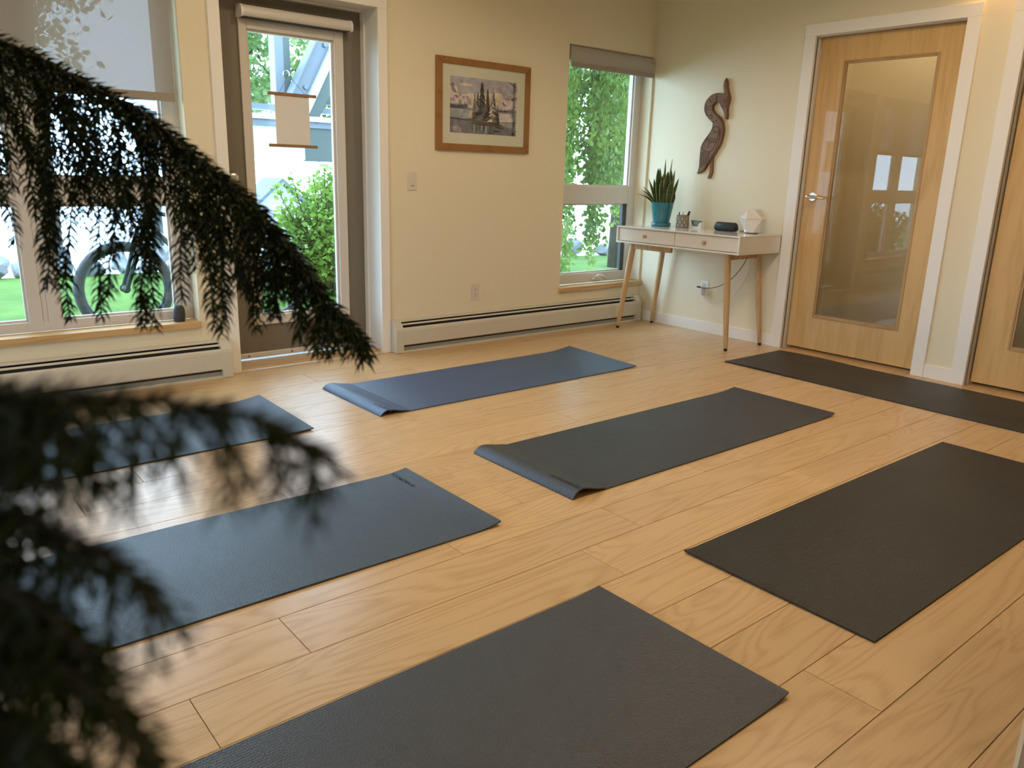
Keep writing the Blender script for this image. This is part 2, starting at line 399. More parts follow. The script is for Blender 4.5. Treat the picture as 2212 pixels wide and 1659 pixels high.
# ------------------------------------------------------------------ outlines in wall and room metres
BIRD = [(-0.6909, 1.8373), (-0.7025, 1.8143), (-0.7104, 1.7719), (-0.7232, 1.7385), (-0.7372, 1.7051), (-0.737, 1.6817), (-0.7314, 1.6585), (-0.7265, 1.6446), (-0.7269, 1.621), (-0.7315, 1.5925), (-0.7307, 1.5585), (-0.7157, 1.559), (-0.705, 1.5887), (-0.6927, 1.6176), (-0.6751, 1.6397), (-0.6641, 1.6567), (-0.6532, 1.6724), (-0.6373, 1.6793), (-0.6165, 1.6741), (-0.6027, 1.6618), (-0.5984, 1.6453), (-0.6024, 1.6259), (-0.6182, 1.6062), (-0.6446, 1.5885), (-0.6709, 1.5709), (-0.6919, 1.5463), (-0.7061, 1.5173), (-0.7107, 1.4885), (-0.7115, 1.455), (-0.7039, 1.4166), (-0.6926, 1.3829), (-0.6721, 1.3491), (-0.6539, 1.3198), (-0.6406, 1.3002), (-0.6216, 1.2755), (-0.5994, 1.2506), (-0.5806, 1.2206), (-0.5641, 1.1979), (-0.5368, 1.1849), (-0.5087, 1.1769), (-0.5159, 1.1997), (-0.5223, 1.2299), (-0.5237, 1.275), (-0.5225, 1.3149), (-0.5208, 1.3596), (-0.5303, 1.3892), (-0.5491, 1.4186), (-0.5742, 1.4476), (-0.599, 1.4764), (-0.6112, 1.5053), (-0.611, 1.5343), (-0.6003, 1.5466), (-0.5735, 1.5644), (-0.5458, 1.5895), (-0.5293, 1.6143), (-0.5228, 1.6388), (-0.5246, 1.6677), (-0.5345, 1.6913), (-0.551, 1.7097), (-0.5737, 1.7276), (-0.6032, 1.738), (-0.6393, 1.7407), (-0.6697, 1.7377), (-0.688, 1.7348), (-0.6822, 1.7595), (-0.6759, 1.788), (-0.6786, 1.8158)]
BIRD_LEG = [(-0.6091, 1.2754), (-0.6401, 1.3051), (-0.6366, 1.2805), (-0.6382, 1.2559), (-0.6384, 1.2263), (-0.6417, 1.1917), (-0.6336, 1.1692), (-0.6239, 1.1441), (-0.5986, 1.145), (-0.6057, 1.1661), (-0.6129, 1.1862), (-0.6127, 1.216), (-0.6099, 1.2408)]
BIRD_LINES = [[(-0.5263, 1.2224), (-0.5594, 1.2403), (-0.5888, 1.2605), (-0.6282, 1.3002), (-0.6648, 1.3588), (-0.6826, 1.4169), (-0.6844, 1.4699), (-0.6768, 1.4941), (-0.6601, 1.5065), (-0.635, 1.5119), (-0.6179, 1.5003)], [(-0.5373, 1.3546), (-0.5674, 1.3396), (-0.5995, 1.3336), (-0.6235, 1.3419), (-0.6452, 1.3687), (-0.6603, 1.3978), (-0.6687, 1.4316), (-0.6753, 1.4701), (-0.6669, 1.4895)], [(-0.5373, 1.3546), (-0.538, 1.3768), (-0.5592, 1.4136), (-0.5918, 1.4571), (-0.6128, 1.4907), (-0.6298, 1.5038)], [(-0.5698, 1.4306), (-0.609, 1.4154), (-0.6623, 1.4075)], [(-0.5678, 1.4208), (-0.6069, 1.4057), (-0.6573, 1.3978)], [(-0.5783, 1.4388), (-0.62, 1.4274), (-0.6648, 1.4229)], [(-0.5984, 1.3984), (-0.5944, 1.3788), (-0.5869, 1.3617)], [(-0.582, 1.4059), (-0.5985, 1.3974), (-0.6202, 1.3982)], [(-0.6173, 1.4785), (-0.6391, 1.4766), (-0.6676, 1.4678)], [(-0.6391, 1.4766), (-0.6375, 1.4636)], [(-0.5267, 1.3348), (-0.5269, 1.275), (-0.5294, 1.235)], [(-0.5395, 1.3347), (-0.5418, 1.285), (-0.5419, 1.2376)], [(-0.5556, 1.3322), (-0.559, 1.2901), (-0.5557, 1.2453)], [(-0.5748, 1.3297), (-0.5755, 1.2951), (-0.5707, 1.2529)], [(-0.5936, 1.3297), (-0.5907, 1.3001), (-0.5851, 1.2654)], [(-0.609, 1.3321), (-0.6052, 1.31), (-0.5989, 1.2828)], [(-0.6451, 1.5573), (-0.6404, 1.5455), (-0.6196, 1.5398), (-0.6034, 1.5465)], [(-0.5951, 1.5926), (-0.606, 1.5778), (-0.5929, 1.5686), (-0.5761, 1.5691)], [(-0.533, 1.648), (-0.5537, 1.6303), (-0.5877, 1.6313)], [(-0.5415, 1.6283), (-0.551, 1.599), (-0.5711, 1.5862), (-0.5982, 1.5925)], [(-0.5708, 1.6991), (-0.5786, 1.6844), (-0.5889, 1.6744)], [(-0.6234, 1.7203), (-0.6287, 1.7011), (-0.6242, 1.687)], [(-0.5374, 1.6647), (-0.5581, 1.6469), (-0.5818, 1.6555)], [(-0.6767, 1.6515), (-0.6984, 1.6458), (-0.7251, 1.647)], [(-0.6934, 1.6885), (-0.7034, 1.695), (-0.7119, 1.6829), (-0.7045, 1.6701), (-0.6945, 1.679), (-0.6934, 1.6885)], [(-0.7265, 1.7103), (-0.7245, 1.687), (-0.7207, 1.659)]]
SPINES = {'main': [(-5.0357, -3.0999, 1.2481), (-4.9486, -3.1595, 1.2852), (-4.8709, -3.2241, 1.2855), (-4.8174, -3.2896, 1.2642), (-4.782, -3.3261, 1.2439), (-4.75, -3.3753, 1.2179), (-4.7184, -3.4231, 1.1948), (-4.6897, -3.4732, 1.1583), (-4.6685, -3.5153, 1.127), (-4.6479, -3.5565, 1.0964), (-4.6299, -3.6001, 1.0532), (-4.6182, -3.6349, 1.0197), (-4.6062, -3.6682, 0.9914), (-4.5973, -3.6879, 0.9755)], 'b2': [(-5.1877, -3.2326, 0.9284), (-5.0155, -3.7874, 1.0241), (-4.9627, -4.0314, 1.069), (-4.945, -4.1087, 1.0826), (-4.9313, -4.1515, 1.0893), (-4.9192, -4.1744, 1.0911), (-4.9102, -4.1888, 1.0906), (-4.9031, -4.196, 1.087), (-4.8977, -4.2023, 1.0819), (-4.8955, -4.2052, 1.0786)], 'b2b': [(-5.189, -3.2345, 0.9199), (-5.0164, -3.7888, 1.0181), (-4.9633, -4.0324, 1.0645), (-4.9495, -4.1065, 1.0783), (-4.9398, -4.1276, 1.0794), (-4.9336, -4.1473, 1.0764)], 'b3': [(-5.1838, -3.3232, 0.8712), (-5.0199, -3.8242, 0.9855), (-4.9672, -4.0263, 1.034), (-4.9504, -4.1024, 1.0491), (-4.9429, -4.1343, 1.0528), (-4.9363, -4.1533, 1.0528), (-4.9305, -4.166, 1.0496), (-4.9276, -4.1775, 1.0426)], 'b4': [(-5.1879, -3.4591, 0.8579), (-5.024, -3.8606, 0.9481), (-4.9728, -4.0468, 1.0004), (-4.9567, -4.1318, 1.0269), (-4.9462, -4.1665, 1.0298), (-4.9389, -4.1819, 1.0223), (-4.9347, -4.1952, 1.0135)], 'b5': [(-5.1743, -3.5404, 0.8504), (-5.0263, -3.8942, 0.9236), (-4.9765, -4.0642, 0.9803), (-4.9588, -4.149, 1.0112), (-4.9503, -4.1828, 1.0119)], 'b6': [(-5.143, -3.0302, 0.8428), (-5.0333, -3.2559, 0.8441), (-4.9447, -3.4267, 0.8364), (-4.9016, -3.5323, 0.791)], 'b7': [(-5.1854, -3.4553, 0.8749), (-5.0224, -3.8582, 0.9588), (-4.9714, -4.0446, 1.01), (-4.9552, -4.1295, 1.0371), (-4.9462, -4.1565, 1.0391), (-4.941, -4.1701, 1.032)], 'b8': [(-5.1599, -3.6204, 0.8486), (-5.0249, -3.9373, 0.9194), (-4.9786, -4.0793, 0.9705), (-4.9562, -4.1664, 1.006)]}

# ================================================================== THE ROOM
CEIL = 2.72
X0, Y0 = -6.6, -6.0
# ---- ceiling lamps (fixtures with their own light)
def ceiling_lamp(x, y, label, power=1.0, CEIL=CEIL):
    t = thing('recessed_lamp', (x, y, CEIL), label, 'ceiling lamp', 'recessed lamps in the ceiling')
    MB().lathe([(0.085, -0.006), (0.085, 0.0), (0.062, 0.0), (0.062, -0.006)], (x, y, CEIL), 32).build('trim_ring', M['trim'], t, smooth=False)
    MB().lathe([(0.06, 0.0), (0.06, -0.002), (0.0, -0.002)], (x, y, CEIL-0.001), 32).build('lens', M['lamplens'], t)
    ld = bpy.data.lights.new('lamp_light', 'SPOT'); ld.energy = LAMP*power; ld.color = LAMP_COL; ld.spot_size = math.radians(166); ld.spot_blend = 0.4; ld.shadow_soft_size = 0.06
    lo = bpy.data.objects.new('lamp_light', ld); C.objects.link(lo); lo.location = (x, y, CEIL-0.02); put(lo, t)
ceiling_lamp(-1.5, -2.7, 'recessed lamp in ceiling facing the two maple doors', 2.4)
ceiling_lamp(-2.7, -1.2, 'recessed lamp in ceiling near the framed picture', 0.8)
ceiling_lamp(-2.9, -2.6, 'recessed lamp in ceiling over the middle mats', 1.9)
ceiling_lamp(-4.1, -1.25, 'recessed lamp in ceiling near the wide window')
ceiling_lamp(-4.4, -3.0, 'recessed lamp in ceiling over the nearest mats')
ceiling_lamp(-4.6, -5.2, 'recessed lamp in ceiling at the back of the room')

ceiling_lamp(0.75, -1.6, 'recessed lamp in the hallway ceiling behind the doors', 0.78, 2.5)
sc_ = thing('wall_sconce', (0, -2.42, 2.40), 'small warm sconce on the wall between the maple doors', 'wall lamp')
MB().box(-0.012, 0.001, -2.45, -2.39, 2.36, 2.46).build('back_plate', M['trim'], sc_, bevel=0.003)
MB().lathe([(0.030, 0.0), (0.034, 0.10), (0.031, 0.10), (0.027, 0.0)], (-0.055, -2.42, 2.36), 20).build('shade', M['trim'], sc_)
MB().lathe([(0.0, 0.02), (0.014, 0.026), (0.018, 0.04), (0.012, 0.06), (0.0, 0.066)], (-0.055, -2.42, 2.36), 14).build('bulb', M['lamplens'], sc_)
ld = bpy.data.lights.new('sconce_light', 'SPOT'); ld.energy = 3.2; ld.color = (1.0, 0.56, 0.24); ld.spot_size = math.radians(130); ld.spot_blend = 0.8; ld.shadow_soft_size = 0.02
lo = bpy.data.objects.new('sconce_light', ld); C.objects.link(lo); lo.location = (-0.055, -2.42, 2.352); put(lo, sc_)

# ---- floor with single planks
floor = MB().box(X0, 0.14, Y0, 0.22, -0.03, -0.003).build('floor', M['seam'])
tag(floor, 'pale oak plank floor running the whole room', 'floor', kind='structure')
PW, PL, GAP = 0.1938, 1.203, 0.0018
known = {1: -3.342, 4: -3.642, 5: -3.340, 6: -3.050, 10: -3.906, 11: -2.403, 12: -4.505, 13: -4.270, 0: -2.75, 2: -2.62, 3: -4.05, 7: -2.45, 8: -3.25, 9: -2.10, 14: -3.55, 15: -2.95, 16: -2.3, 17: -3.7, 18: -3.1, 19: -2.6}
pmesh = {}
k = -11
while True:
    ya = -3.919 + PW*k; yb = ya + PW
    if ya >= 0.0: break
    ya_, yb_ = max(ya, Y0), min(yb, 0.0)
    j = known.get(k, rnd.uniform(0, PL)) % PL
    xs = [X0] + [x for x in [X0 - (X0 % PL) + j + PL*q - PL for q in range(9)] if X0+0.08 < x < 0.02] + [0.10]
    for a, b in zip(xs[:-1], xs[1:]):
        lx, ly = b-a-GAP, yb_-ya_-GAP
        if ly < 0.01: continue
        key = (round(lx, 3), round(ly, 3))
        if key not in pmesh:
            mb = MB(); hx, hy, c = lx/2, ly/2, 0.0007
            mb.add([(-hx,-hy,-0.008),(hx,-hy,-0.008),(hx,hy,-0.008),(-hx,hy,-0.008),(-hx,-hy,-c),(hx,-hy,-c),(hx,hy,-c),(-hx,hy,-c),(-hx+c,-hy+c,0),(hx-c,-hy+c,0),(hx-c,hy-c,0),(-hx+c,hy-c,0)],
                   [(0,1,5,4),(1,2,6,5),(2,3,7,6),(3,0,4,7),(4,5,9,8),(5,6,10,9),(6,7,11,10),(7,4,8,11),(8,9,10,11)])
            o = mb.build('plank', M['oakfloor']); pmesh[key] = o.data
        else:
            o = bpy.data.objects.new('plank', pmesh[key]); C.objects.link(o)
        o.location = ((a+b)/2, (ya_+yb_)/2, 0); o.parent = floor
    k += 1

# ---- walls
WT = 0.22
wl_ops = [(-5.015, -3.575, 0.30, 2.04), (-3.379, -2.435, 0.0, 2.057), (-0.905, -0.02, 0.30, 2.03)]
wall_left = holes(MB(), lambda a, b, z0, z1, d0, d1: (a, b, d0, d1, z0, z1), X0-0.15, 0.14, 0, CEIL, 0.0, WT, wl_ops).build('wall_left', M['wall'])
tag(wall_left, 'cream window wall with the glazed door and framed picture', 'wall', kind='structure')
wr_ops = [(-2.285, -1.334, 0.0, 2.066), (-3.515, -2.561, 0.0, 2.066)]
wall_right = holes(MB(), lambda a, b, z0, z1, d0, d1: (d0, d1, a, b, z0, z1), Y0-0.15, 0.0, 0, CEIL, 0.0, 0.14, wr_ops).build('wall_right', M['wall'])
tag(wall_right, 'cream wall with two maple doors and the bird carving', 'wall', kind='structure')
hall = MB(); hall.box(1.30, 1.40, -4.3, -0.8, -0.03, 2.5); hall.box(0.14, 1.30, -4.3, -4.2, -0.03, 2.5); hall.box(0.14, 1.30, -0.9, -0.8, -0.03, 2.5)
tag(hall.build('wall_hall', M['wall']), 'beige hallway wall seen through the maple door glass', 'wall', kind='structure')
tag(MB().box(0.14, 1.30, -4.2, -0.9, -0.05, -0.002).build('floor_hall', M['carpet']), 'dark carpet of the hallway behind the maple doors', 'floor', kind='structure')
tag(MB().box(0.14, 1.40, -4.3, -0.8, 2.5, 2.56).build('ceiling_hall', M['ceiling']), 'white ceiling of the hallway behind the maple doors', 'ceiling', kind='structure')
wall_back = MB().box(X0-0.15, 0.14, Y0-0.15, Y0, 0, CEIL).build('wall_back', M['wall'])
tag(wall_back, 'cream wall behind the viewer', 'wall', kind='structure')
wall_side = holes(MB(), lambda a, b, z0, z1, d0, d1: (d0, d1, a, b, z0, z1), Y0, 0, 0, CEIL, X0-0.15, X0, [(-2.9, -1.7, 0.30, 2.04)]).build('wall_side', M['wall'])
tag(wall_side, 'cream wall on the far left outside the picture', 'wall', kind='structure')
ceiling = MB().box(X0-0.15, 0.14, Y0-0.15, WT, CEIL, CEIL+0.12).build('ceiling', M['ceiling'])
tag(ceiling, 'white ceiling above the room', 'ceiling', kind='structure')

# ---- unseen overhang, added to block high sky light from the windows
tag(MB().box(X0-0.6, 0.8, WT, 1.45, 2.50, 2.62).build('roof_eave', M['ceiling']), 'roof eave above the windows outside', 'roof', kind='structure')
# ---- windows
def window(name, label, x0, x1, z0, z1, y0, y1, vbars, hbars, stile, top, bottom):
    t = thing(name, ((x0+x1)/2, y0, z0), label, 'window', kind='structure')
    cols = [x0+stile[0]] + [c for b in vbars for c in b] + [x1-stile[1]]
    rows = [z0+bottom] + [c for b in hbars for c in b] + [z1-top]
    f = MB()
    f.box(x0, x0+stile[0], y0, y1, z0, z1); f.box(x1-stile[1], x1, y0, y1, z0, z1)
    f.build('window_stile', M['vinyl'], t, bevel=0.003)
    MB().box(x0+stile[0], x1-stile[1], y0+0.001, y1, z1-top, z1).build('top_rail', M['vinyl'], t, bevel=0.003)
    MB().box(x0+stile[0], x1-stile[1], y0+0.001, y1, z0, z0+bottom).build('bottom_rail', M['vinyl'], t, bevel=0.003)
    for a, b in hbars: MB().box(x0+stile[0], x1-stile[1], y0+0.002, y1, a, b).build('cross_rail', M['vinyl'], t, bevel=0.003)
    for a, b in vbars:
        mm = MB(); mid = (a+b)/2
        mm.box(a, mid-0.012, y0, y1, z0, z1); mm.box(mid+0.012, b, y0, y1, z0, z1); mm.box(mid-0.012, mid+0.012, y0+0.006, y1, z0, z1)
        mm.build('mullion', M['vinyl'], t, bevel=0.002)
    for i in range(0, len(cols), 2):
        for j in range(0, len(rows), 2):
            a, b, c, d = cols[i], cols[i+1], rows[j], rows[j+1]
            bd = MB(); w = 0.011
            for q in ((a, a+w, c, d), (b-w, b, c, d), (a+w, b-w, c, c+w), (a+w, b-w, d-w, d)): bd.box(q[0], q[1], y0+0.018, y0+0.034, q[2], q[3])
            pn = MB().box(a+0.002, b-0.002, y0+0.034, y0+0.040, c+0.002, d-0.002).build('pane', M['glass'], t)
            bd.build('glazing_bead', M['vinyl'], pn)
    return t
win1 = window('window_1', 'wide white four-pane window behind the pine branch', -5.015, -3.575, 0.318, 2.04, 0.095, 0.16, [(-4.362, -4.220)], [(0.934, 1.062)], (0.085, 0.085), 0.07, 0.050)
win2 = window('window_2', 'tall narrow white window beside the corner', -0.905, -0.02, 0.318, 2.03, 0.10, 0.165, [], [(0.930, 1.064)], (0.07, 0.078), 0.07, 0.078)
t3 = thing('window_3', (X0-0.1, -2.3, 0.318), 'wide white window on the far left wall outside the picture', 'window', kind='structure')
f_ = MB()
for ya, yb in ((-2.9, -2.82), (-2.34, -2.26), (-1.78, -1.7)): f_.box(X0-0.11, X0-0.05, ya, yb, 0.30, 2.04)
f_.box(X0-0.11, X0-0.05, -2.9, -1.7, 0.30, 0.37); f_.box(X0-0.11, X0-0.05, -2.9, -1.7, 1.97, 2.04)
f_.build('window_frame', M['vinyl'], t3)
for ya, yb in ((-2.82, -2.34), (-2.26, -1.78)): MB().box(X0-0.083, X0-0.077, ya, yb, 0.37, 1.97).build('pane', M['glass'], t3)
box('screen_track', M['darktrack'], win2, -0.142, -0.099, 0.112, 0.14, 0.398, 0.929)
cr = MB().box(-0.47, -0.40, 0.075, 0.10, 0.338, 0.356).build('crank_base', M['vinyl'], win2, bevel=0.004)
MB().tube([(-0.44, 0.08, 0.356), (-0.435, 0.055, 0.378), (-0.40, 0.05, 0.372), (-0.365, 0.05, 0.352)], [0.008, 0.009, 0.008, 0.010], 10).build('crank_handle', M['vinyl'], win2, smooth=True)
def sill(name, label, x0, x1):
    o = box(name, M['sillwood'], None, x0, x1, -0.024, 0.097, 0.283, 0.318, bevel=0.003)
    return tag(o, label, 'window sill', kind='structure')
sill('trim_1', 'long wooden sill under the wide window', -5.015, -3.575)
sill('trim_2', 'short wooden sill under the narrow corner window', -0.922, -0.001)

# ---- blinds
bl = thing('roller_blind', (-4.295, 0.035, 2.03), 'grey-brown translucent roller blind half lowered over the wide window', 'blind')
MB().box(-4.985, -3.605, 0.034, 0.0352, 1.485, 1.995).build('fabric', M['blind'], bl)
box('hem_bar', M['hem'], bl, -4.985, -3.605, 0.029, 0.041, 1.447, 1.486, bevel=0.003)
MB().tube([(-4.995, 0.04, 2.0), (-3.59, 0.04, 2.0)], 0.024, 20).build('roller_tube', M['hem'], bl, smooth=False)
bl2 = thing('rolled_shade', (-0.46, 0.0, 2.02), 'taupe fabric shade rolled up at the top of the corner window', 'blind')
prof = []
for i in range(19):
    a = -0.5*PI + i/18*1.5*PI
    prof.append((0.022 - 0.036*math.cos(a)*0.9 if False else 0.020-0.036*math.sin(a+0.0) if False else 0, 0))
prof = [(0.06, 2.021), (-0.005, 2.022), (-0.016, 2.012), (-0.019, 1.985), (-0.016, 1.955), (-0.017, 1.925), (-0.020, 1.905), (-0.019, 1.886), (-0.012, 1.880), (-0.004, 1.884), (0.0, 1.93), (0.06, 1.94)]
o = MB().prism(prof, lambda a, b, d: (d, a, b), -0.892, -0.024).build('fabric_fold', M['blind2'], bl2); autosmooth(o, 50)
box('bottom_hem', M['hem'], bl2, -0.890, -0.026, -0.0235, -0.019, 1.884, 1.912)
box('head_rail', M['hem'], bl2, -0.896, -0.022, -0.006, 0.06, 2.0225, 2.028)

# ---- glazed outside door
door1 = thing('door_1', (-2.907, 0.18, 0), 'taupe outside door with a tall glass pane', 'door', kind='structure')
lf = holes(MB(), lambda a, b, z0, z1, d0, d1: (a, b, d0, d1, z0, z1), -3.362, -2.452, 0.032, 2.038, 0.18, 0.222, [(-3.165, -2.63, 0.276, 1.870)]).build('door_leaf', M['doorpaint'], door1)
gf = holes(MB(), lambda a, b, z0, z1, d0, d1: (a, b, d0, d1, z0, z1), -3.203, -2.577, 0.227, 1.914, 0.165, 0.1799, [(-3.158, -2.637, 0.283, 1.863)]).build('glass_frame', M['vinyl'], door1, bevel=0.003)
holes(MB(), lambda a, b, z0, z1, d0, d1: (a, b, d0, d1, z0, z1), -3.163, -2.632, 0.278, 1.868, 0.180, 0.2, [(-3.146, -2.652, 0.294, 1.851)]).build('inner_bead', M['vinyl'], gf)
MB().box(-3.164, -2.631, 0.199, 0.205, 0.277, 1.869).build('pane', M['glass'], door1)
ca = [(0.165, 1.916), (0.106, 1.916), (0.098, 1.922), (0.095, 1.935), (0.098, 1.957), (0.112, 1.972), (0.135, 1.978), (0.18, 1.978), (0.18, 1.916)]
cs = MB().prism(ca, lambda a, b, d: (d, a, b), -3.196, -2.556).build('blind_cassette', M['vinyl'], door1); autosmooth(cs, 60)
for xx in ((-3.208, -3.195), (-2.557, -2.545)):
    MB().prism([(a, 1.947+(b-1.947)*1.06) for a, b in ca], lambda a, b, d: (d, a, b), *xx).build('cassette_cap', M['whiteplastic'], cs)
MB().box(-3.19, -2.56, 0.112, 0.165, 1.912, 1.9165).build('cassette_slot', M['black'], cs)
ws = box('weather_strip', M['alu'], door1, -3.362, -2.452, 0.168, 0.18, 0.030, 0.062, bevel=0.002)
for xx in (-3.25, -2.98, -2.75, -2.55): MB().tube([(xx, 0.1685, 0.044), (xx, 0.1655, 0.044)], 0.006, 10).build('screw', M['screw'], ws)
MB().tube([(-3.295, 0.18, 1.078), (-3.295, 0.165, 1.078), (-3.295, 0.150, 1.078), (-3.295, 0.135, 1.078), (-3.295, 0.122, 1.078), (-3.295, 0.115, 1.078)], [0.030, 0.030, 0.013, 0.026, 0.030, 0.018], 20).build('door_knob', M['chrome'], door1, smooth=True)
jb = MB(); jb.box(-3.379, -3.367, 0.0, WT, 0, 2.057); jb.box(-2.447, -2.435, 0, WT, 0, 2.057); jb.box(-3.367, -2.447, 0, WT, 2.045, 2.057)
jb.box(-2.459, -2.447, 0.135, 0.178, 0.02, 2.045); jb.box(-3.367, -3.355, 0.135, 0.178, 0.02, 2.045); jb.box(-3.355, -2.459, 0.135, 0.178, 2.035, 2.045)
tag(jb.build('trim_3', M['jamb'], bevel=0.002), 'white jamb lining the outside door', 'door jamb', kind='structure')
cz = MB(); cz.box(-3.428, -3.367, -0.016, 0.001, 0, 2.045); cz.box(-2.447, -2.386, -0.016, 0.001, 0, 2.045); cz.box(-3.428, -2.386, -0.016, 0.001, 2.045, 2.108)
tag(cz.build('trim_4', M['trim'], bevel=0.002), 'white casing around the outside door', 'door casing', kind='structure')
tag(box('trim_5', M['sillwood'], None, -3.366, -2.448, 0.001, 0.168, 0.0, 0.022, bevel=0.003), 'oak threshold board under the outside door', 'threshold', kind='structure')
tag(box('trim_6', M['alu'], None, -3.366, -2.448, -0.020, 0.001, 0.0, 0.010, bevel=0.002), 'thin white strip along the outside door threshold', 'threshold strip', kind='structure')

# ---- two maple doors on the right wall
def maple_door(name, label, ya, yb, ga, gb, handle=None):
    # ya > yb : edges of the opening between casings
    t = thing(name, (0.05, (ya+yb)/2, 0), label, 'door', kind='structure')
    la, lb = ya-0.016, yb+0.016
    org = (0.06, (la+lb)/2, 1.0)
    holes(MB(), lambda a, b, z0, z1, d0, d1: (d0, d1, a, b, z0, z1), lb, la, 0.022, 2.036, 0.045, 0.085, [(gb, ga, 0.25, 1.885)]).build('door_leaf', M['maple'], t, origin=org)
    bd = holes(MB(), lambda a, b, z0, z1, d0, d1: (d0, d1, a, b, z0, z1), gb-0.006, ga+0.006, 0.244, 1.891, 0.040, 0.0449, [(gb+0.004, ga-0.004, 0.254, 1.881)])
    bd = holes(bd, lambda a, b, z0, z1, d0, d1: (d0, d1, a, b, z0, z1), gb, ga, 0.25, 1.885, 0.045, 0.062, [(gb+0.014, ga-0.014, 0.264, 1.871)])
    bd.build('glazing_bead', M['maplebead'], t, bevel=0.0015)
    MB().box(0.060, 0.066, gb+0.002, ga-0.002, 0.252, 1.883).build('pane', M['mirror'], t)
    if handle:
        hy, hz = handle
        h = MB().tube([(0.045, hy, hz), (0.038, hy, hz), (0.036, hy, hz)], [0.031, 0.031, 0.027], 24).build('handle_rose', M['chrome'], t, smooth=False)
        MB().tube([(0.040, hy, hz), (-0.010, hy, hz)], [0.011, 0.011], 16).build('spindle', M['chrome'], h, smooth=True)
        MB().tube([(-0.008, hy+0.018, hz+0.001), (-0.012, hy+0.010, hz+0.001), (-0.012, hy-0.01, hz), (-0.010, hy-0.05, hz-0.003), (-0.006, hy-0.10, hz-0.006), (-0.004, hy-0.112, hz-0.006)], [0.008, 0.013, 0.013, 0.0085, 0.0075, 0.003], 14).build('lever', M['chrome'], h, smooth=True)
    return t
maple_door('door_2', 'maple door with a tall reflective glass pane beside the desk', -1.352, -2.267, -1.54, -2.12, (-1.432, 1.045))
maple_door('door_3', 'maple door partly cut off at the right edge of the picture', -2.579, -3.497, -2.763, -3.34)
def casing(n1, n2, lab, oa, ia, ib, ob):
    cs = MB(); cs.box(-0.018, 0.001, ia, oa, 0, 2.048); cs.box(-0.018, 0.001, ob, ib, 0, 2.048); cs.box(-0.018, 0.001, ob, oa, 2.048, 2.120)
    tag(cs.build(n1, M['trim'], bevel=0.0025), 'white casing around the '+lab, 'door casing', kind='structure')
    j = MB(); w = 0.012
    j.box(0.0, 0.14, ia-0.006, ia+0.018, 0, 2.066); j.box(0.0, 0.14, ib-0.018, ib+0.006, 0, 2.066); j.box(0.0, 0.14, ib+0.006, ia-0.006, 2.042, 2.066)
    j.box(0.0, 0.010, ia-0.006, ia+0.0, 0, 2.042)
    tag(j.build(n2, M['jamb'], bevel=0.0015), 'white jamb inside the '+lab, 'door jamb', kind='structure')
casing('trim_7', 'trim_8', 'maple door beside the desk', -1.273, -1.352, -2.267, -2.343)
casing('trim_9', 'trim_10', 'maple door at the right edge', -2.502, -2.579, -3.497, -3.573)
def baseboard(name, label, *b): tag(box(name, M['trim'], None, *b, bevel=0.002), label, 'baseboard', kind='structure')
baseboard('baseboard_right', 'white baseboard under the desk', -0.014, 0.001, -1.273, -0.001, 0, 0.082)
baseboard('baseboard_between', 'short white baseboard between the two maple doors', -0.014, 0.001, -2.502, -2.343, 0, 0.082)
baseboard('baseboard_near', 'white baseboard past the second maple door', -0.014, 0.001, -6.0, -3.573, 0, 0.082)

# ---- baseboard heaters
def heater(x0, x1, label, caps):
    t = thing('baseboard_heater', ((x0+x1)/2, -0.04, 0), label, 'heater')
    e0, e1 = x0+(0.055 if caps[0] else 0), x1-(0.055 if caps[1] else 0)
    f3 = lambda a, b, d: (d, a, b)
    MB().prism([(-0.002, 0.004), (-0.060, 0.004), (-0.060, 0.13), (-0.030, 0.178), (-0.002, 0.19)], f3, e0, e1).build('heating_core', M['heatdark'], t)
    MB().prism([(-0.001, 0.206), (-0.030, 0.203), (-0.036, 0.196), (-0.034, 0.192), (-0.001, 0.196)], f3, e0, e1).build('top_cover', M['heater'], t)
    MB().prism([(-0.050, 0.187), (-0.0575, 0.178), (-0.055, 0.176), (-0.047, 0.185)], f3, e0, e1).build('damper_strip', M['heater'], t)
    MB().prism([(-0.068, 0.163), (-0.076, 0.153), (-0.079, 0.140), (-0.079, 0.052), (-0.070, 0.046), (-0.070, 0.050), (-0.076, 0.056), (-0.076, 0.139), (-0.073, 0.151), (-0.066, 0.160)], f3, e0, e1).build('front_panel', M['heater'], t)
    MB().prism([(-0.060, 0.008), (-0.066, 0.010), (-0.061, 0.034), (-0.058, 0.034)], f3, e0, e1).build('lower_fin', M['heatgrey'], t)
    MB().prism([(-0.001, 0.0), (-0.078, 0.0), (-0.078, 0.010), (-0.066, 0.012), (-0.001, 0.012)], f3, e0, e1).build('base_rail', M['heater'], t)
    capp = [(-0.001, 0.0), (-0.078, 0.0), (-0.081, 0.004), (-0.081, 0.142), (-0.077, 0.158), (-0.050, 0.192), (-0.034, 0.206), (-0.001, 0.2085)]
    if caps[0]: MB().prism(capp, f3, x0, e0+0.004).build('end_cap', M['heater'], t, bevel=0.004)
    if caps[1]: MB().prism(capp, f3, e1-0.004, x1).build('end_cap', M['heater'], t, bevel=0.004)
    return t
heater(-2.385, -0.052, 'cream baseboard heater under the framed picture', (1, 1))
heater(-6.2, -3.437, 'cream baseboard heater under the wide window', (1, 1))

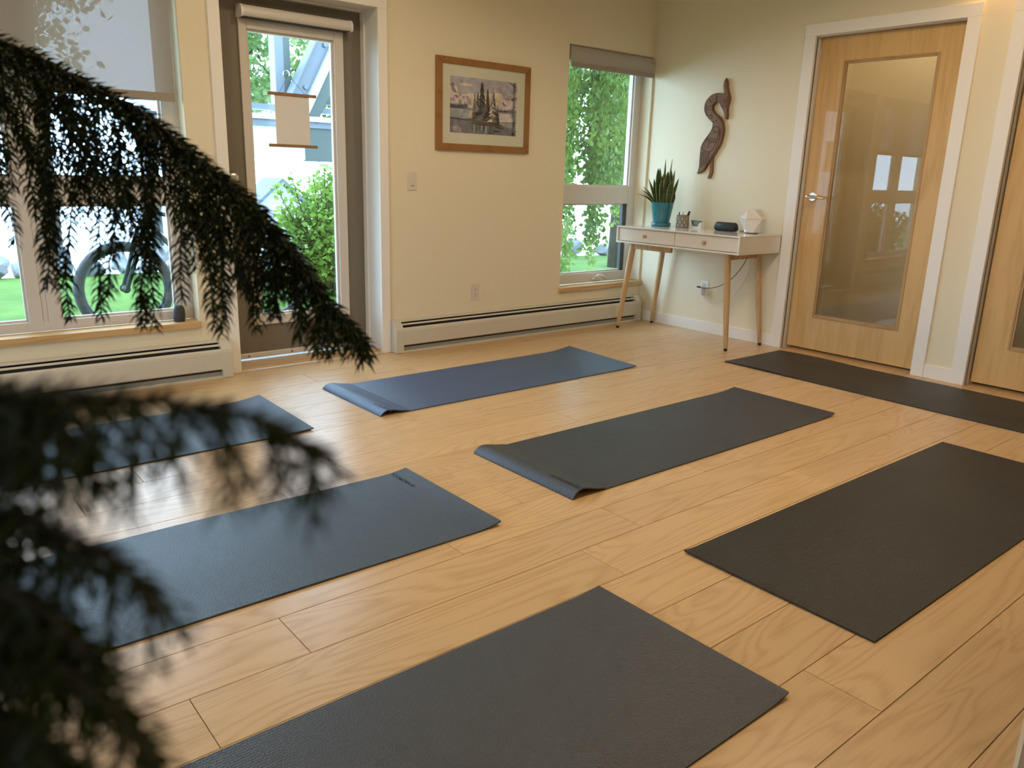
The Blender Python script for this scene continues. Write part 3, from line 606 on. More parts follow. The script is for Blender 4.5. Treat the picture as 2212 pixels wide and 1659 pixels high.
# ---- switch and outlets
def wall_plate(name, label, cat, x, z, toggle):
    t = thing(name, (x, 0, z), label, cat)
    box('cover_plate', M['plate'], t, x-0.034, x+0.034, -0.006, 0.0005, z-0.057, z+0.057, bevel=0.0025)
    if toggle:
        box('rocker', M['plate'], t, x-0.016, x+0.016, -0.0095, -0.005, z-0.034, z+0.034, bevel=0.002)
        box('dimmer_bar', M['plateslot'], t, x-0.011, x+0.011, -0.0102, -0.009, z-0.029, z-0.026)
    else:
        box('socket_face', M['plate'], t, x-0.017, x+0.017, -0.0085, -0.005, z-0.034, z+0.034, bevel=0.002)
        for dz in (0.018, -0.018):
            for dx in (-0.006, 0.006): box('slot', M['plateslot'], t, x+dx-0.0012, x+dx+0.0012, -0.0092, -0.008, z+dz-0.001, z+dz+0.008)
            MB().tube([(x, -0.0092, z+dz-0.008), (x, -0.008, z+dz-0.008)], 0.0026, 8).build('ground_hole', M['plateslot'], t)
    return t
wall_plate('light_switch', 'white dimmer switch on the wall left of the framed picture', 'light switch', -2.210, 1.078, True)
wall_plate('wall_outlet', 'cream wall outlet low under the framed picture', 'outlet', -1.705, 0.341, False)

# ================================================================== YOGA MATS
LOGO = text_mesh('HALFMOON', 0.0235, 0.00015)
def yoga_mat(label, mat, cx, cy, ln, wd, rot, left=None, right=None, logo=None, waves=0.0, seed=0):
    # local x along the length; left/right = (kind, height, reach, near_factor, far_factor)
    rr = random.Random(seed)
    xs = []
    n = 150
    for i in range(n+1):
        u = i/n; xs.append(-ln/2 + ln*(0.5-0.5*math.cos(PI*u))*0.6 + 0.4*ln*u)
    ny = 20; ys = [-wd/2 + wd*j/ny for j in range(ny+1)]
    ph = [rr.uniform(0, 6) for _ in range(4)]
    def h(x, y):
        z = 0.0
        fy = (y+wd/2)/wd
        for side, c in ((0, left), (1, right)):
            if not c: continue
            s = (x+ln/2) if side == 0 else (ln/2-x)
            k, hh, reach, fn, ff = c
            amp = hh*(fn*(1-fy)+ff*fy)
            if k == 'hump':
                q = s/reach
                if q < 2.6: z += amp*(q**0.9)*math.exp(1-q**1.35)*0.95 if q > 0 else 0
            else:
                q = max(0, 1-s/reach); z += amp*q*q
        if waves:
            z += waves*max(0, math.sin(x*5.1+ph[0])*math.sin(x*2.3+ph[1]))*(0.4+0.6*abs(2*fy-1))
        return z
    T = 0.0055
    vs = []; fs = []
    R = 0.012
    def cornercut(x, y): return x, y
    for x in xs:
        for y in ys: vs.append((x, y, h(x, y)+T))
    nb = len(vs)
    for x in xs:
        for y in ys: vs.append((x, y, h(x, y)+0.0004))
    W_ = ny+1
    for i in range(n):
        for j in range(ny):
            a = i*W_+j
            fs.append((a, a+W_, a+W_+1, a+1)); fs.append((nb+a, nb+a+1, nb+a+W_+1, nb+a+W_))
    for i in range(n):
        for j in (0, ny):
            a = i*W_+j; fs.append((a, a+W_, nb+a+W_, nb+a))
    for j in range(ny):
        for i in (0, n):
            a = i*W_+j; fs.append((a, a+1, nb+a+1, nb+a))
    mb = MB(); mb.add(vs, fs)
    t = mb.build('yoga_mat', mat)
    autosmooth(t, 50)
    t.location = (cx, cy, 0.0); t.rotation_euler = (0, 0, rot)
    tag(t, label, 'yoga mat', 'yoga mats laid out on the floor')
    if logo:
        side, y0 = logo     # side 'left': reads toward -y, letters stand toward +x ; side 'right': reversed
        sg = 1 if side == 'left' else -1
        off = 0.034 if side == 'left' else 0.058
        verts = []; faces = [tuple(p.vertices) for p in LOGO.polygons]
        pts = [(v.co.x+0.036, v.co.y, v.co.z) for v in LOGO.vertices]
        b0 = len(pts)
        # emblem: small lotus of outlined petals
        for q in range(5):
            a = PI*(0.14+0.18*q); d = Vector((math.cos(a), math.sin(a))); nrm = Vector((-d.y, d.x))
            for s_ in (1, -1):
                c0 = Vector((0.016, 0.001)); k0 = len(pts)
                A = [c0, c0+d*0.008+nrm*s_*0.0042, c0+d*0.017]; B = [c0+d*0.003, c0+d*0.008+nrm*s_*0.0026, c0+d*0.0145]
                for w in A+B: pts.append((w.x, w.y, 0.0))
                faces += [(k0, k0+1, k0+4, k0+3), (k0+1, k0+2, k0+5, k0+4)]
        for (a, b, c) in pts:
            lx = (-ln/2+off+b) if sg > 0 else (ln/2-off-b)
            ly = y0 - a if sg > 0 else y0 + a
            verts.append((lx, ly, h(lx, ly)+T+0.0011+abs(c)*0.3))
        me = bpy.data.meshes.new('logo'); me.from_pydata(verts, [], faces); me.materials.append(M['ink'])
        o = bpy.data.objects.new('logo', me); C.objects.link(o); o.parent = t
        o['label'] = 'black lettering with a small lotus emblem'
    return t
MATW = 0.61
yoga_mat('indigo yoga mat nearest the framed picture and long heater', M['mat_blue'], -2.243, -0.888, 1.815, 0.604, 0.004, ('hump', 0.024, 0.062, 1.0, 0.9), ('lift', 0.020, 0.22, 0.3, 1.0), ('left', -0.17), seed=1)
yoga_mat('charcoal yoga mat in the centre with a humped lettered end', M['mat_grey'], -2.177, -2.157, 1.822, 0.604, -0.002, ('hump', 0.031, 0.066, 1.0, 0.75), ('lift', 0.013, 0.16, 1.0, 0.9), ('left', -0.13), seed=2)
yoga_mat('black yoga mat lying along the maple doors', M['mat_black'], -0.432, -2.318, 1.815, 0.625, PI/2-0.012, ('lift', 0.018, 0.14, 1.0, 0.2), None, None, waves=0.007, seed=3)
yoga_mat('slate blue yoga mat below the wide window heater', M['mat_slate'], -4.405, -0.902, 1.815, 0.606, 0.008, None, ('lift', 0.020, 0.20, 0.35, 1.0), None, seed=4)
yoga_mat('grey blue yoga mat left of centre with lettering at its far corner', M['mat_slate'], -4.337, -2.158, 1.815, 0.606, -0.008, None, ('lift', 0.013, 0.11, 1.0, 0.8), ('right', 0.13), waves=0.0015, seed=5)
yoga_mat('black yoga mat at the right edge, next to the mat along the doors', M['mat_black'], -2.165, -3.278, 1.85, 0.618, -0.006, ('lift', 0.006, 0.05, 0.2, 1.0), None, None, seed=6)
yoga_mat('black yoga mat at the bottom edge nearest the viewer', M['mat_grey'], -4.372, -3.264, 1.81, 0.607, 0.0, None, ('lift', 0.010, 0.10, 1.0, 0.6), None, seed=7)

# ================================================================== DESK
DZ, DB, DX0, DX1, DY0, DY1 = 0.784, 0.660, -0.50, -0.022, -1.270, -0.173
dk = thing('writing_desk', ((DX0+DX1)/2, (DY0+DY1)/2, 0), 'white two-drawer desk on splayed wooden legs in the corner', 'desk')
th = 0.013
box('desk_top', M['deskwhite'], dk, DX0, DX1, DY0, DY1, DZ-th, DZ, bevel=0.0025)
box('bottom_panel', M['deskwhite'], dk, DX0, DX1, DY0, DY1, DB, DB+th, bevel=0.0025)
for ya in (DY0, DY1-th): box('side_panel', M['deskwhite'], dk, DX0, DX1, ya, ya+th, DB+th, DZ-th, bevel=0.002)
box('back_panel', M['deskwhite'], dk, DX1-0.012, DX1, DY0+th, DY1-th, DB+th, DZ-th)
box('divider', M['deskwhite'], dk, DX0+0.03, DX1-0.012, -0.728, -0.716, DB+th, DZ-th)
for (ya, yb, ky) in ((-0.7200, DY1-th-0.003, -0.452), (DY0+th+0.003, -0.7240, -0.985)):
    d = box('drawer', M['deskdrawer'], dk, DX0+0.012, DX0+0.030, ya, yb, DB+th+0.003, DZ-th-0.003, bevel=0.0015)
    box('drawer_box', M['deskdrawer'], d, DX0+0.03, DX1-0.03, ya+0.012, yb-0.012, DB+th+0.006, DZ-th-0.02)
    MB().tube([(DX0+0.013, ky, 0.7215), (DX0-0.010, ky, 0.7215), (DX0-0.013, ky, 0.7215)], [0.0125, 0.0135, 0.011], 20).build('knob', M['legwood'], d, smooth=False)
def leg(tx, ty, bx, by):
    d = Vector((bx-tx, by-ty, -DB)); pts = [Vector((tx, ty, DB)) + d*q for q in (0, 0.25, 0.6, 0.97)]
    o = MB().tube(pts, [0.0225, 0.0225, 0.020, 0.0150], 20).build('leg', M['legwood'], dk); autosmooth(o, 50)
    MB().tube([pts[-1]+Vector((0, 0, -0.0005)), Vector((bx, by, 0.008)), Vector((bx, by, 0.0))], [0.0125, 0.0125, 0.011], 16).build('foot_pad', M['black'], o)
leg(-0.435, -0.292, -0.462, -0.207); leg(-0.085, -0.292, -0.062, -0.207)
leg(-0.435, -1.140, -0.446, -1.205); leg(-0.085, -1.140, -0.066, -1.222)
for ya in (-0.292, -1.140): box('brace', M['legwood'], dk, -0.435, -0.085, ya-0.012, ya+0.012, DB-0.045, DB, bevel=0.003)
for xa in (-0.435,): box('long_brace', M['legwood'], dk, xa-0.012, xa+0.012, -0.66, -0.292, DB-0.042, DB, bevel=0.003)

# ---- snake plant
PX, PY = -0.20, -0.345
sp = thing('snake_plant', (PX, PY, DZ), 'variegated snake plant in a teal ceramic pot on the desk', 'potted plant')
MB().lathe([(0.0, 0.0), (0.068, 0.0), (0.074, 0.004), (0.075, 0.026), (0.071, 0.027), (0.066, 0.012), (0.0, 0.011)], (PX, PY, DZ), 40).build('saucer', M['teal'], sp, smooth=True)
o = MB().lathe([(0.0, 0.012), (0.058, 0.012), (0.060, 0.020), (0.086, 0.171), (0.088, 0.176), (0.085, 0.178), (0.081, 0.174), (0.077, 0.150), (0.0, 0.150)], (PX, PY, DZ), 48).build('pot', M['teal'], sp); autosmooth(o, 35)
MB().lathe([(0.0, 0.151), (0.0775, 0.151), (0.0775, 0.156), (0.0, 0.158)], (PX, PY, DZ), 24).build('soil', M['soil'], sp)
def sans_leaf(bx, by, lx, ly, hgt, w, twist, bend=0.0):
    n = 14; vs = []; fs = []; ed = []
    for i in range(n+1):
        t = i/n
        ww = w*(0.55+0.45*math.sin(min(1, t*1.7)*PI/2))*(1 if t < 0.6 else max(0.02, math.cos((t-0.6)/0.4*PI/2)**0.8))
        cx = bx + lx*(t+bend*t*t); cy = by + ly*(t+bend*t*t); cz = DZ+0.15 + hgt*(t - bend*0.55*t*t*t)
        a = twist + 0.5*t
        ax = Vector((math.cos(a), math.sin(a), 0)); nn = Vector((-math.sin(a), math.cos(a), 0))
        for k, u in enumerate((-1, -0.72, 0, 0.72, 1)):
            q = Vector((cx, cy, cz)) + ax*ww*u + nn*0.16*w*(u*u)*(1-t*0.6)
            vs.append(q); ed.append(1.0 if abs(u) > 0.9 else (0.0 if abs(u) < 0.5 else 0.0))
    for i in range(n):
        for k in range(4):
            a = i*5+k; fs.append((a, a+1, a+6, a+5))
    me = bpy.data.meshes.new('leaf'); me.from_pydata([tuple(v) for v in vs], [], fs); me.materials.append(M['sans'])
    at = me.attributes.new('edge', 'FLOAT', 'POINT'); at.data.foreach_set('value', ed)
    me.polygons.foreach_set('use_smooth', [True]*len(me.polygons))
    o = bpy.data.objects.new('leaf', me); C.objects.link(o)
    md = o.modifiers.new('thick', 'SOLIDIFY'); md.thickness = 0.003
    put(o, sp)
# (offset right in picture is -y / +x ; left is +y)
VL = Vector((-0.7727, 0.6342)); VD = Vector((0.634, 0.773))     # picture-left and away, on the desk plane
def sl(side, depth, lean, hgt, w, tw, bend=0.0):
    b = VL*side + VD*depth; l = VL*lean
    sans_leaf(PX+b.x, PY+b.y, l.x, l.y, hgt, w, tw, bend)
A0 = math.atan2(-0.6342, 0.7727)
for a in [(-0.002, -0.03, 0.006, 0.34, 0.012, 0.5), (0.012, 0.02, 0.022, 0.28, 0.013, -0.2), (-0.03, 0.02, -0.026, 0.345, 0.016, 0.7), (0.03, -0.035, 0.026, 0.275, 0.021, 0.1),
          (-0.012, -0.045, -0.006, 0.255, 0.022, -0.1), (-0.042, -0.03, -0.004, 0.262, 0.024, 0.2), (-0.055, 0.005, -0.022, 0.265, 0.012, 0.3), (-0.05, -0.02, -0.055, 0.205, 0.013, 0.2),
          (0.04, 0.0, 0.035, 0.20, 0.016, 0.4), (0.045, -0.02, 0.065, 0.215, 0.015, 0.6, 0.15), (0.05, 0.01, 0.075, 0.17, 0.011, 0.5, 0.35), (0.048, -0.03, 0.085, 0.15, 0.013, 0.3, 0.45),
          (0.055, -0.01, 0.095, 0.125, 0.009, 0.2, 0.6), (0.052, 0.02, 0.08, 0.13, 0.010, 0.7, 0.5), (-0.062, -0.02, -0.02, 0.10, 0.014, -0.3), (0.0, 0.03, 0.0, 0.24, 0.02, 0.0), (0.015, -0.055, 0.012, 0.20, 0.018, 0.15), (-0.03, -0.055, -0.02, 0.19, 0.02, -0.25), (-0.035, 0.03, -0.012, 0.25, 0.02, 0.3), (0.025, 0.035, 0.02, 0.23, 0.018, 0.2)]:
    aa = list(a); aa[4] *= 1.25; aa[5] = A0+aa[5]
    sl(*aa)

# ---- pencil cup with pens
UX, UY = -0.165, -0.522
cu = thing('pencil_cup', (UX, UY, DZ), 'taupe pencil cup with a pale raindrop pattern', 'cup')
MB().lathe([(0.0, 0.0), (0.047, 0.0), (0.049, 0.003), (0.046, 0.092), (0.042, 0.092), (0.044, 0.006), (0.0, 0.006)], (UX, UY, DZ), 32).build('cup_body', M['cup'], cu, smooth=False)
dr = MB()
for row, zz in enumerate((0.068, 0.043, 0.019)):
    for q in range(9):
        a0 = 2*PI*(q+0.5*(row % 2))/9 + 0.25
        pts = []
        for i in range(10):
            th_ = 2*PI*i/10; u = 0.0065*math.sin(th_)*(0.5-0.5*math.cos(th_))**0.6 if True else 0; vv = 0.010*math.cos(th_)
            rr_ = 0.0492-(zz+vv)*0.0326+0.0006
            pts.append((UX+rr_*math.cos(a0+u/0.047), UY+rr_*math.sin(a0+u/0.047), DZ+zz+vv))
        dr.poly(pts)
dr.build('drop_print', M['cupdrop'], cu)
def pen(label, dx, dy, lx, ly, top, col, r):
    t = thing('pen', (UX+dx, UY+dy, DZ), label, 'pen', 'pens in the pencil cup')
    a = Vector((UX+dx, UY+dy, DZ+0.010)); b = Vector((UX+dx+lx, UY+dy+ly, DZ+top)); c = a.lerp(b, 0.72)
    MB().tube([a, c], r*0.85, 10).build('barrel', M['whiteplastic'], t, smooth=True)
    MB().tube([c, c.lerp(b, 0.9), b], [r, r, r*0.7], 10).build('cap', col, t, smooth=True)
pen('black-capped marker leaning right in the pencil cup', 0.005, -0.012, 0.010, -0.034, 0.122, M['black'], 0.0085)
pen('slim black pen leaning left in the pencil cup', -0.005, 0.015, -0.004, 0.016, 0.112, M['black'], 0.0048)
pen('white pen upright in the middle of the pencil cup', 0.0, 0.002, 0.004, 0.003, 0.118, M['whiteplastic'], 0.0055)

# ---- card holder with business cards
HX, HY = -0.13, -0.625
ch = thing('card_holder', (HX, HY, DZ), 'small white card holder between the cup and the speaker', 'card holder')
f3 = lambda a, b, d: (d, HY+a, DZ+b)
MB().prism([(0.056, 0), (-0.056, 0), (-0.056, 0.046), (-0.040, 0.046), (-0.026, 0.017), (0.026, 0.017), (0.036, 0.046), (0.056, 0.046)], f3, HX-0.018, HX-0.014).build('front_face', M['whiteplastic'], ch)
box('back_face', M['whiteplastic'], ch, HX+0.014, HX+0.018, HY-0.056, HY+0.056, DZ, DZ+0.046)
for s_ in (-1, 1): box('end_face', M['whiteplastic'], ch, HX-0.014, HX+0.014, HY+s_*0.054-0.002, HY+s_*0.054+0.002, DZ, DZ+0.046)
box('base', M['whiteplastic'], ch, HX-0.014, HX+0.014, HY-0.052, HY+0.052, DZ, DZ+0.004)
cd = thing('business_card', (HX, HY, DZ+0.004), 'teal business card with pale lines in the white holder', 'card')
MB().box(HX-0.006, HX-0.0015, HY-0.046, HY+0.046, DZ+0.005, DZ+0.058).build('card', M['tealcard'], cd)
ln_ = MB()
for q, (a, b) in enumerate(((-0.02, 0.03), (-0.028, 0.026), (-0.016, 0.02), (-0.026, 0.024))): ln_.box(HX-0.0064, HX-0.006, HY+a, HY+b, DZ+0.024+q*0.008, DZ+0.0262+q*0.008)
ln_.build('print_lines', M['print'], cd)

# ---- speaker
SX, SY = -0.135, -0.892
sk = thing('portable_speaker', (SX, SY, DZ), 'black cylindrical portable speaker on the desk', 'speaker')
pr = []
for i in range(36):
    a = 2*PI*i/36 + 0.3; r = 0.0315*(1+0.09*math.cos(3*(a-PI/2)))
    pr.append((r*math.cos(a), r*math.sin(a)+0.031))
zmin = min(b for a, b in pr); hl = 0.086
vs = []; fs = []
secs = [(-hl, 0.72), (-hl+0.003, 0.90), (-hl+0.010, 1.0), (hl-0.010, 1.0), (hl-0.003, 0.90), (hl, 0.72)]
for (yy, sc) in secs:
    for a, b in pr: vs.append((SX+a*sc, SY+yy, DZ+0.031-zmin*1.0+(b-0.031)*sc+0.0))
n_ = len(pr)
for i in range(len(secs)-1):
    for k_ in range(n_):
        a = i*n_+k_; b = i*n_+(k_+1) % n_; fs.append((a, b, b+n_, a+n_))
fs.append(tuple(range(n_))); fs.append(tuple(range((len(secs)-1)*n_, len(secs)*n_)))
mb = MB(); mb.add(vs, fs); o = mb.build('speaker_body', M['speaker'], sk); autosmooth(o, 50)
tm = text_mesh('SONOS', 0.0125, 0.0002)
me = bpy.data.meshes.new('lettering'); me.from_pydata([(SX-0.0327+0.006*(v.co.y/0.0125)**1*0.35, SY+0.068-v.co.x, DZ+0.0425+v.co.y*0.95) for v in tm.vertices], [], [tuple(p.vertices) for p in tm.polygons]); me.materials.append(M['print'])
o = bpy.data.objects.new('lettering', me); C.objects.link(o); put(o, sk)
for s_ in (-1, 1): MB().box(SX-0.018, SX+0.018, SY+s_*0.06-0.006, SY+s_*0.06+0.006, DZ, DZ+0.004).build('foot', M['black'], sk)

# ---- faceted diffuser
FX, FY = -0.13, -1.105
df = thing('aroma_diffuser', (FX, FY, DZ), 'white faceted polyhedral diffuser at the right end of the desk', 'diffuser')
def ring(r, z, n, ph): return [(FX+r*math.cos(2*PI*i/n+ph), FY+r*math.sin(2*PI*i/n+ph), DZ+z) for i in range(n)]
def facet(name, rings, cap0, cap1):
    mb = MB(); vs = []; fs = []
    n = len(rings[0])
    for r in rings: vs += r
    for i in range(len(rings)-1):
        for k_ in range(n):
            a = i*n+k_; b = i*n+(k_+1) % n; c = a+n; d_ = b+n
            if i % 2 == 0: fs += [(a, b, c), (b, d_, c)]
            else: fs += [(a, b, d_), (a, d_, c)]
    if cap0: fs.append(tuple(reversed(range(n))))
    if cap1: fs.append(tuple(range((len(rings)-1)*n, len(rings)*n)))
    mb.add(vs, fs); return mb.build(name, M['ceramic'], df)
facet('lower_body', [ring(0.054, 0.006, 5, 2.55), ring(0.090, 0.098, 5, 2.55+PI/5)], True, True)
facet('upper_lid', [ring(0.090, 0.0995, 5, 2.55+PI/5), ring(0.048, 0.164, 5, 2.55)], True, True)
MB().lathe([(0.0, 0.0), (0.042, 0.0), (0.042, 0.006), (0.0, 0.006)], (FX, FY, DZ), 24).build('base', M['black'], df)
MB().tube([(FX-0.047, FY+0.022, DZ+0.017), (FX-0.052, FY+0.024, DZ+0.017)], 0.0026, 8).build('indicator_light', M['led'], df)

# ---- cables and outlet behind the desk
ot = thing('desk_outlet', (0, -0.65, 0.335), 'white wall outlet with adapters under the desk', 'outlet')
box('cover_plate', M['trim'], ot, -0.006, 0.0005, -0.690, -0.618, 0.276, 0.394, bevel=0.002)
box('socket_face', M['plate'], ot, -0.0085, -0.005, -0.672, -0.636, 0.300, 0.370, bevel=0.0015)
ad = thing('power_adapter', (-0.02, -0.648, 0.345), 'white plug adapter in the outlet under the desk', 'adapter')
box('adapter_body', M['whiteplastic'], ad, -0.050, -0.009, -0.667, -0.630, 0.286, 0.345, bevel=0.003)
def cable(name, label, pts, mat, r, plug=None):
    # Catmull-Rom through the points
    P = [Vector(q) for q in pts]; out = []
    for i in range(len(P)-1):
        p0, p1, p2, p3 = P[max(i-1, 0)], P[i], P[i+1], P[min(i+2, len(P)-1)]
        for k_ in range(8):
            t_ = k_/8
            out.append(0.5*((2*p1)+(-p0+p2)*t_+(2*p0-5*p1+4*p2-p3)*t_*t_+(-p0+3*p1-3*p2+p3)*t_**3))
    out.append(P[-1])
    t = thing(name, pts[0], label, 'cable')
    MB().tube(out, r, 8).build('cord', mat, t, smooth=True)
    if plug: box('plug', M['black'], t, *plug, bevel=0.001)
    return t
cable('speaker_cable', 'thin black cable curving from the desk to the outlet', [(-0.10, -0.985, 0.789), (-0.05, -1.02, 0.789), (-0.012, -1.03, 0.782), (-0.010, -1.025, 0.70), (-0.03, -1.02, 0.60), (-0.04, -0.965, 0.495), (-0.05, -0.883, 0.409), (-0.055, -0.786, 0.360), (-0.06, -0.70, 0.345), (-0.06, -0.655, 0.347)], M['black'], 0.0024, (-0.066, -0.05, -0.655, -0.628, 0.342, 0.352))
cable('diffuser_cable', 'thin white cable drooping behind the desk leg', [(-0.09, -1.15, 0.789), (-0.03, -1.12, 0.790), (-0.010, -1.09, 0.775), (-0.010, -1.04, 0.60), (-0.012, -1.02, 0.47), (-0.012, -0.945, 0.34), (-0.012, -0.83, 0.262), (-0.016, -0.755, 0.232), (-0.03, -0.70, 0.250), (-0.03, -0.66, 0.292)], M['whiteplastic'], 0.002)

# ================================================================== FRAMED PICTURE
pc = thing('framed_picture', (-1.655, 0, 1.274), 'framed lake and spruce watercolour in a brown wooden frame', 'picture')
px0, px1, pz0, pz1 = -2.038, -1.272, 1.274, 1.835
ix0, ix1, iz0, iz1 = -1.993, -1.315, 1.317, 1.795
fr = 0.022
def mitre(pts, name): MB().prism(pts, lambda a, b, d: (a, d, b), -fr, -0.001).build(name, M['framewood'], pc, bevel=0.002)
mitre([(px0, pz1), (px1, pz1), (ix1, iz1), (ix0, iz1)], 'frame_rail'); mitre([(px0, pz0), (px1, pz0), (ix1, iz0), (ix0, iz0)], 'frame_rail')
mitre([(px0, pz0), (px0, pz1), (ix0, iz1), (ix0, iz0)], 'frame_rail'); mitre([(px1, pz0), (px1, pz1), (ix1, iz1), (ix1, iz0)], 'frame_rail')
M['mount'] = pmat('picture_mount', (0.66, 0.65, 0.52), 0.7, 0.2)
box('mount_board', M['mount'], pc, ix0, ix1, -0.012, -0.004, iz0, iz1)
ux0, ux1, uz0, uz1 = -1.932, -1.387, 1.386, 1.7265
pal = [(0.42, 0.41, 0.47), (0.62, 0.58, 0.50), (0.68, 0.62, 0.47), (0.40, 0.33, 0.36), (0.26, 0.19, 0.24), (0.62, 0.55, 0.53), (0.085, 0.085, 0.11), (0.20, 0.20, 0.24), (0.34, 0.36, 0.38), (0.15, 0.17, 0.19), (0.055, 0.050, 0.050), (0.13, 0.115, 0.10), (0.24, 0.22, 0.20), (0.10, 0.14, 0.14)]
pm = [pmat('watercolour_%d' % i, c, 0.75, 0.15, var=0.22, vscale=26) for i, c in enumerate(pal)]
pt = MB(); lay = [0]
pr_ = random.Random(11)
def P(c, pts):
    lay[0] += 1; d = -0.0125 - lay[0]*0.00002
    pt.cur = c
    pt.poly([(ux0+(ux1-ux0)*min(1, max(0, u)), d, uz1-(uz1-uz0)*min(1, max(0, v))) for u, v in pts])
for i in range(6): P([0, 0, 0, 1, 1, 2][i], [(0, i*0.1), (1, i*0.1), (1, i*0.1+0.11), (0.5, i*0.1+0.13), (0, i*0.1+0.1)])
P(1, [(0.12, 0.13), (0.2, 0.10), (0.34, 0.12), (0.3, 0.15), (0.16, 0.16)]); P(0, [(0.1, 0.06), (0.4, 0.03), (0.42, 0.08), (0.15, 0.10)])
P(2, [(0.2, 0.3), (0.75, 0.22), (0.8, 0.3), (0.66, 0.5), (0.3, 0.5)])
P(5, [(0, 0.12), (0.04, 0.09), (0.075, 0.13), (0.11, 0.22), (0.16, 0.32), (0.21, 0.34), (0.26, 0.31), (0.32, 0.42), (0.34, 0.58), (0, 0.58)])
P(4, [(0.0, 0.16), (0.04, 0.10), (0.07, 0.16), (0.05, 0.18), (0.1, 0.29), (0.06, 0.28)]); P(4, [(0.01, 0.22), (0.05, 0.2), (0.10, 0.3), (0.05, 0.29)])
P(3, [(0.1, 0.2), (0.13, 0.27), (0.17, 0.33), (0.14, 0.34), (0.11, 0.28)]); P(4, [(0.05, 0.34), (0.1, 0.33), (0.13, 0.37), (0.09, 0.38)]); P(4, [(0.17, 0.34), (0.21, 0.35), (0.2, 0.40)]); P(3, [(0.22, 0.34), (0.26, 0.32), (0.31, 0.42), (0.3, 0.5), (0.25, 0.45)])
P(3, [(0.0, 0.4), (0.05, 0.37), (0.08, 0.44), (0.0, 0.46)]); P(3, [(0.14, 0.40), (0.17, 0.43), (0.16, 0.48), (0.12, 0.45)])
P(5, [(0.66, 0.52), (0.72, 0.4), (0.78, 0.30), (0.86, 0.28), (0.9, 0.22), (1, 0.21), (1, 0.58), (0.66, 0.58)])
P(3, [(0.78, 0.31), (0.86, 0.29), (0.9, 0.23), (0.94, 0.25), (0.88, 0.31), (0.92, 0.34), (0.84, 0.35)]); P(4, [(0.79, 0.38), (0.83, 0.43), (0.86, 0.45), (0.8, 0.45), (0.77, 0.4)]); P(3, [(0.66, 0.5), (0.72, 0.42), (0.74, 0.5), (0.7, 0.54)]); P(4, [(0.9, 0.30), (1, 0.26), (1, 0.33), (0.93, 0.35)])
def ridge(c, u0, u1, vt, vb, n, j):
    top = []
    for i in range(n+1):
        u = u0+(u1-u0)*i/n; top.append((u, vt+(pr_.uniform(-j, j) if i % 2 else j*1.2)))
    P(c, top+[(u1, vb), (u0, vb)])
ridge(9, 0, 0.26, 0.46, 0.58, 26, 0.035); ridge(6, 0.0, 0.23, 0.49, 0.56, 22, 0.03); ridge(7, 0.2, 0.36, 0.53, 0.60, 14, 0.02)
ridge(7, 0.66, 1.0, 0.50, 0.58, 30, 0.03); ridge(6, 0.72, 0.86, 0.53, 0.57, 14, 0.02)
P(8, [(0, 0.57), (1, 0.57), (1, 1), (0, 1)])
P(1, [(0.28, 0.60), (0.42, 0.60), (0.42, 0.72), (0.26, 0.72)]); P(5, [(0.72, 0.60), (0.95, 0.60), (0.95, 0.74), (0.74, 0.76)])
for i in range(26):
    v = 0.60+i*0.0154; u = pr_.uniform(0, 0.7); w = pr_.uniform(0.12, 0.4); P(pr_.choice([8, 7, 7, 1, 9]), [(u, v), (u+w, v-0.004), (u+w, v+0.006), (u, v+0.004)])
P(7, [(0, 0.73), (0.3, 0.76), (0.6, 0.80), (0.95, 0.86), (1, 0.9), (1, 1), (0, 1)])
P(6, [(0, 0.725), (0.2, 0.745), (0.45, 0.775), (0.45, 0.79), (0.1, 0.765), (0, 0.75)])
P(11, [(0.2, 0.745), (0.3, 0.725), (0.45, 0.74), (0.6, 0.76), (0.75, 0.80), (0.84, 0.85), (0.7, 0.855), (0.45, 0.81), (0.25, 0.775)]); P(12, [(0.35, 0.735), (0.5, 0.755), (0.6, 0.775), (0.5, 0.775), (0.36, 0.75)])
P(10, [(0.3, 0.80), (0.5, 0.82), (0.8, 0.87), (0.82, 0.89), (0.5, 0.845), (0.3, 0.815)])
for i in range(16): P(pr_.choice([9, 13, 13, 8, 7]), [(0.32+i*0.022, 0.84), (0.345+i*0.022, 0.84), (0.345+i*0.022, pr_.uniform(0.93, 1)), (0.32+i*0.022, pr_.uniform(0.93, 1))])
P(3, [(0.03, 0.91), (0.10, 0.86), (0.17, 0.92), (0.16, 1), (0.05, 0.97)]); P(8, [(0.05, 0.93), (0.10, 0.90), (0.13, 0.97)]); P(7, [(0.0, 0.84), (0.3, 0.86), (0.3, 0.89), (0.0, 0.87)])
P(10, [(0.64, 0.93), (0.72, 0.92), (0.73, 0.945), (0.66, 0.95)])
def spruce(u, vt, vb, w, cols):
    P(11, [(u-0.004, vt), (u+0.004, vt), (u+0.007, vb), (u-0.007, vb)])
    n = int((vb-vt)/0.026); w = w*1.75
    for i in range(n):
        v = vt+(vb-vt)*0.93*i/n; q = w*(0.15+0.85*i/n)
        for s_ in (-1, 1):
            e = q*pr_.uniform(0.6, 1.1)
            P(pr_.choice(cols), [(u, v-0.01), (u+s_*e*0.6, v+0.02), (u+s_*e, v+pr_.uniform(0.04, 0.075)), (u+s_*e*0.5, v+0.045), (u, v+0.05)])
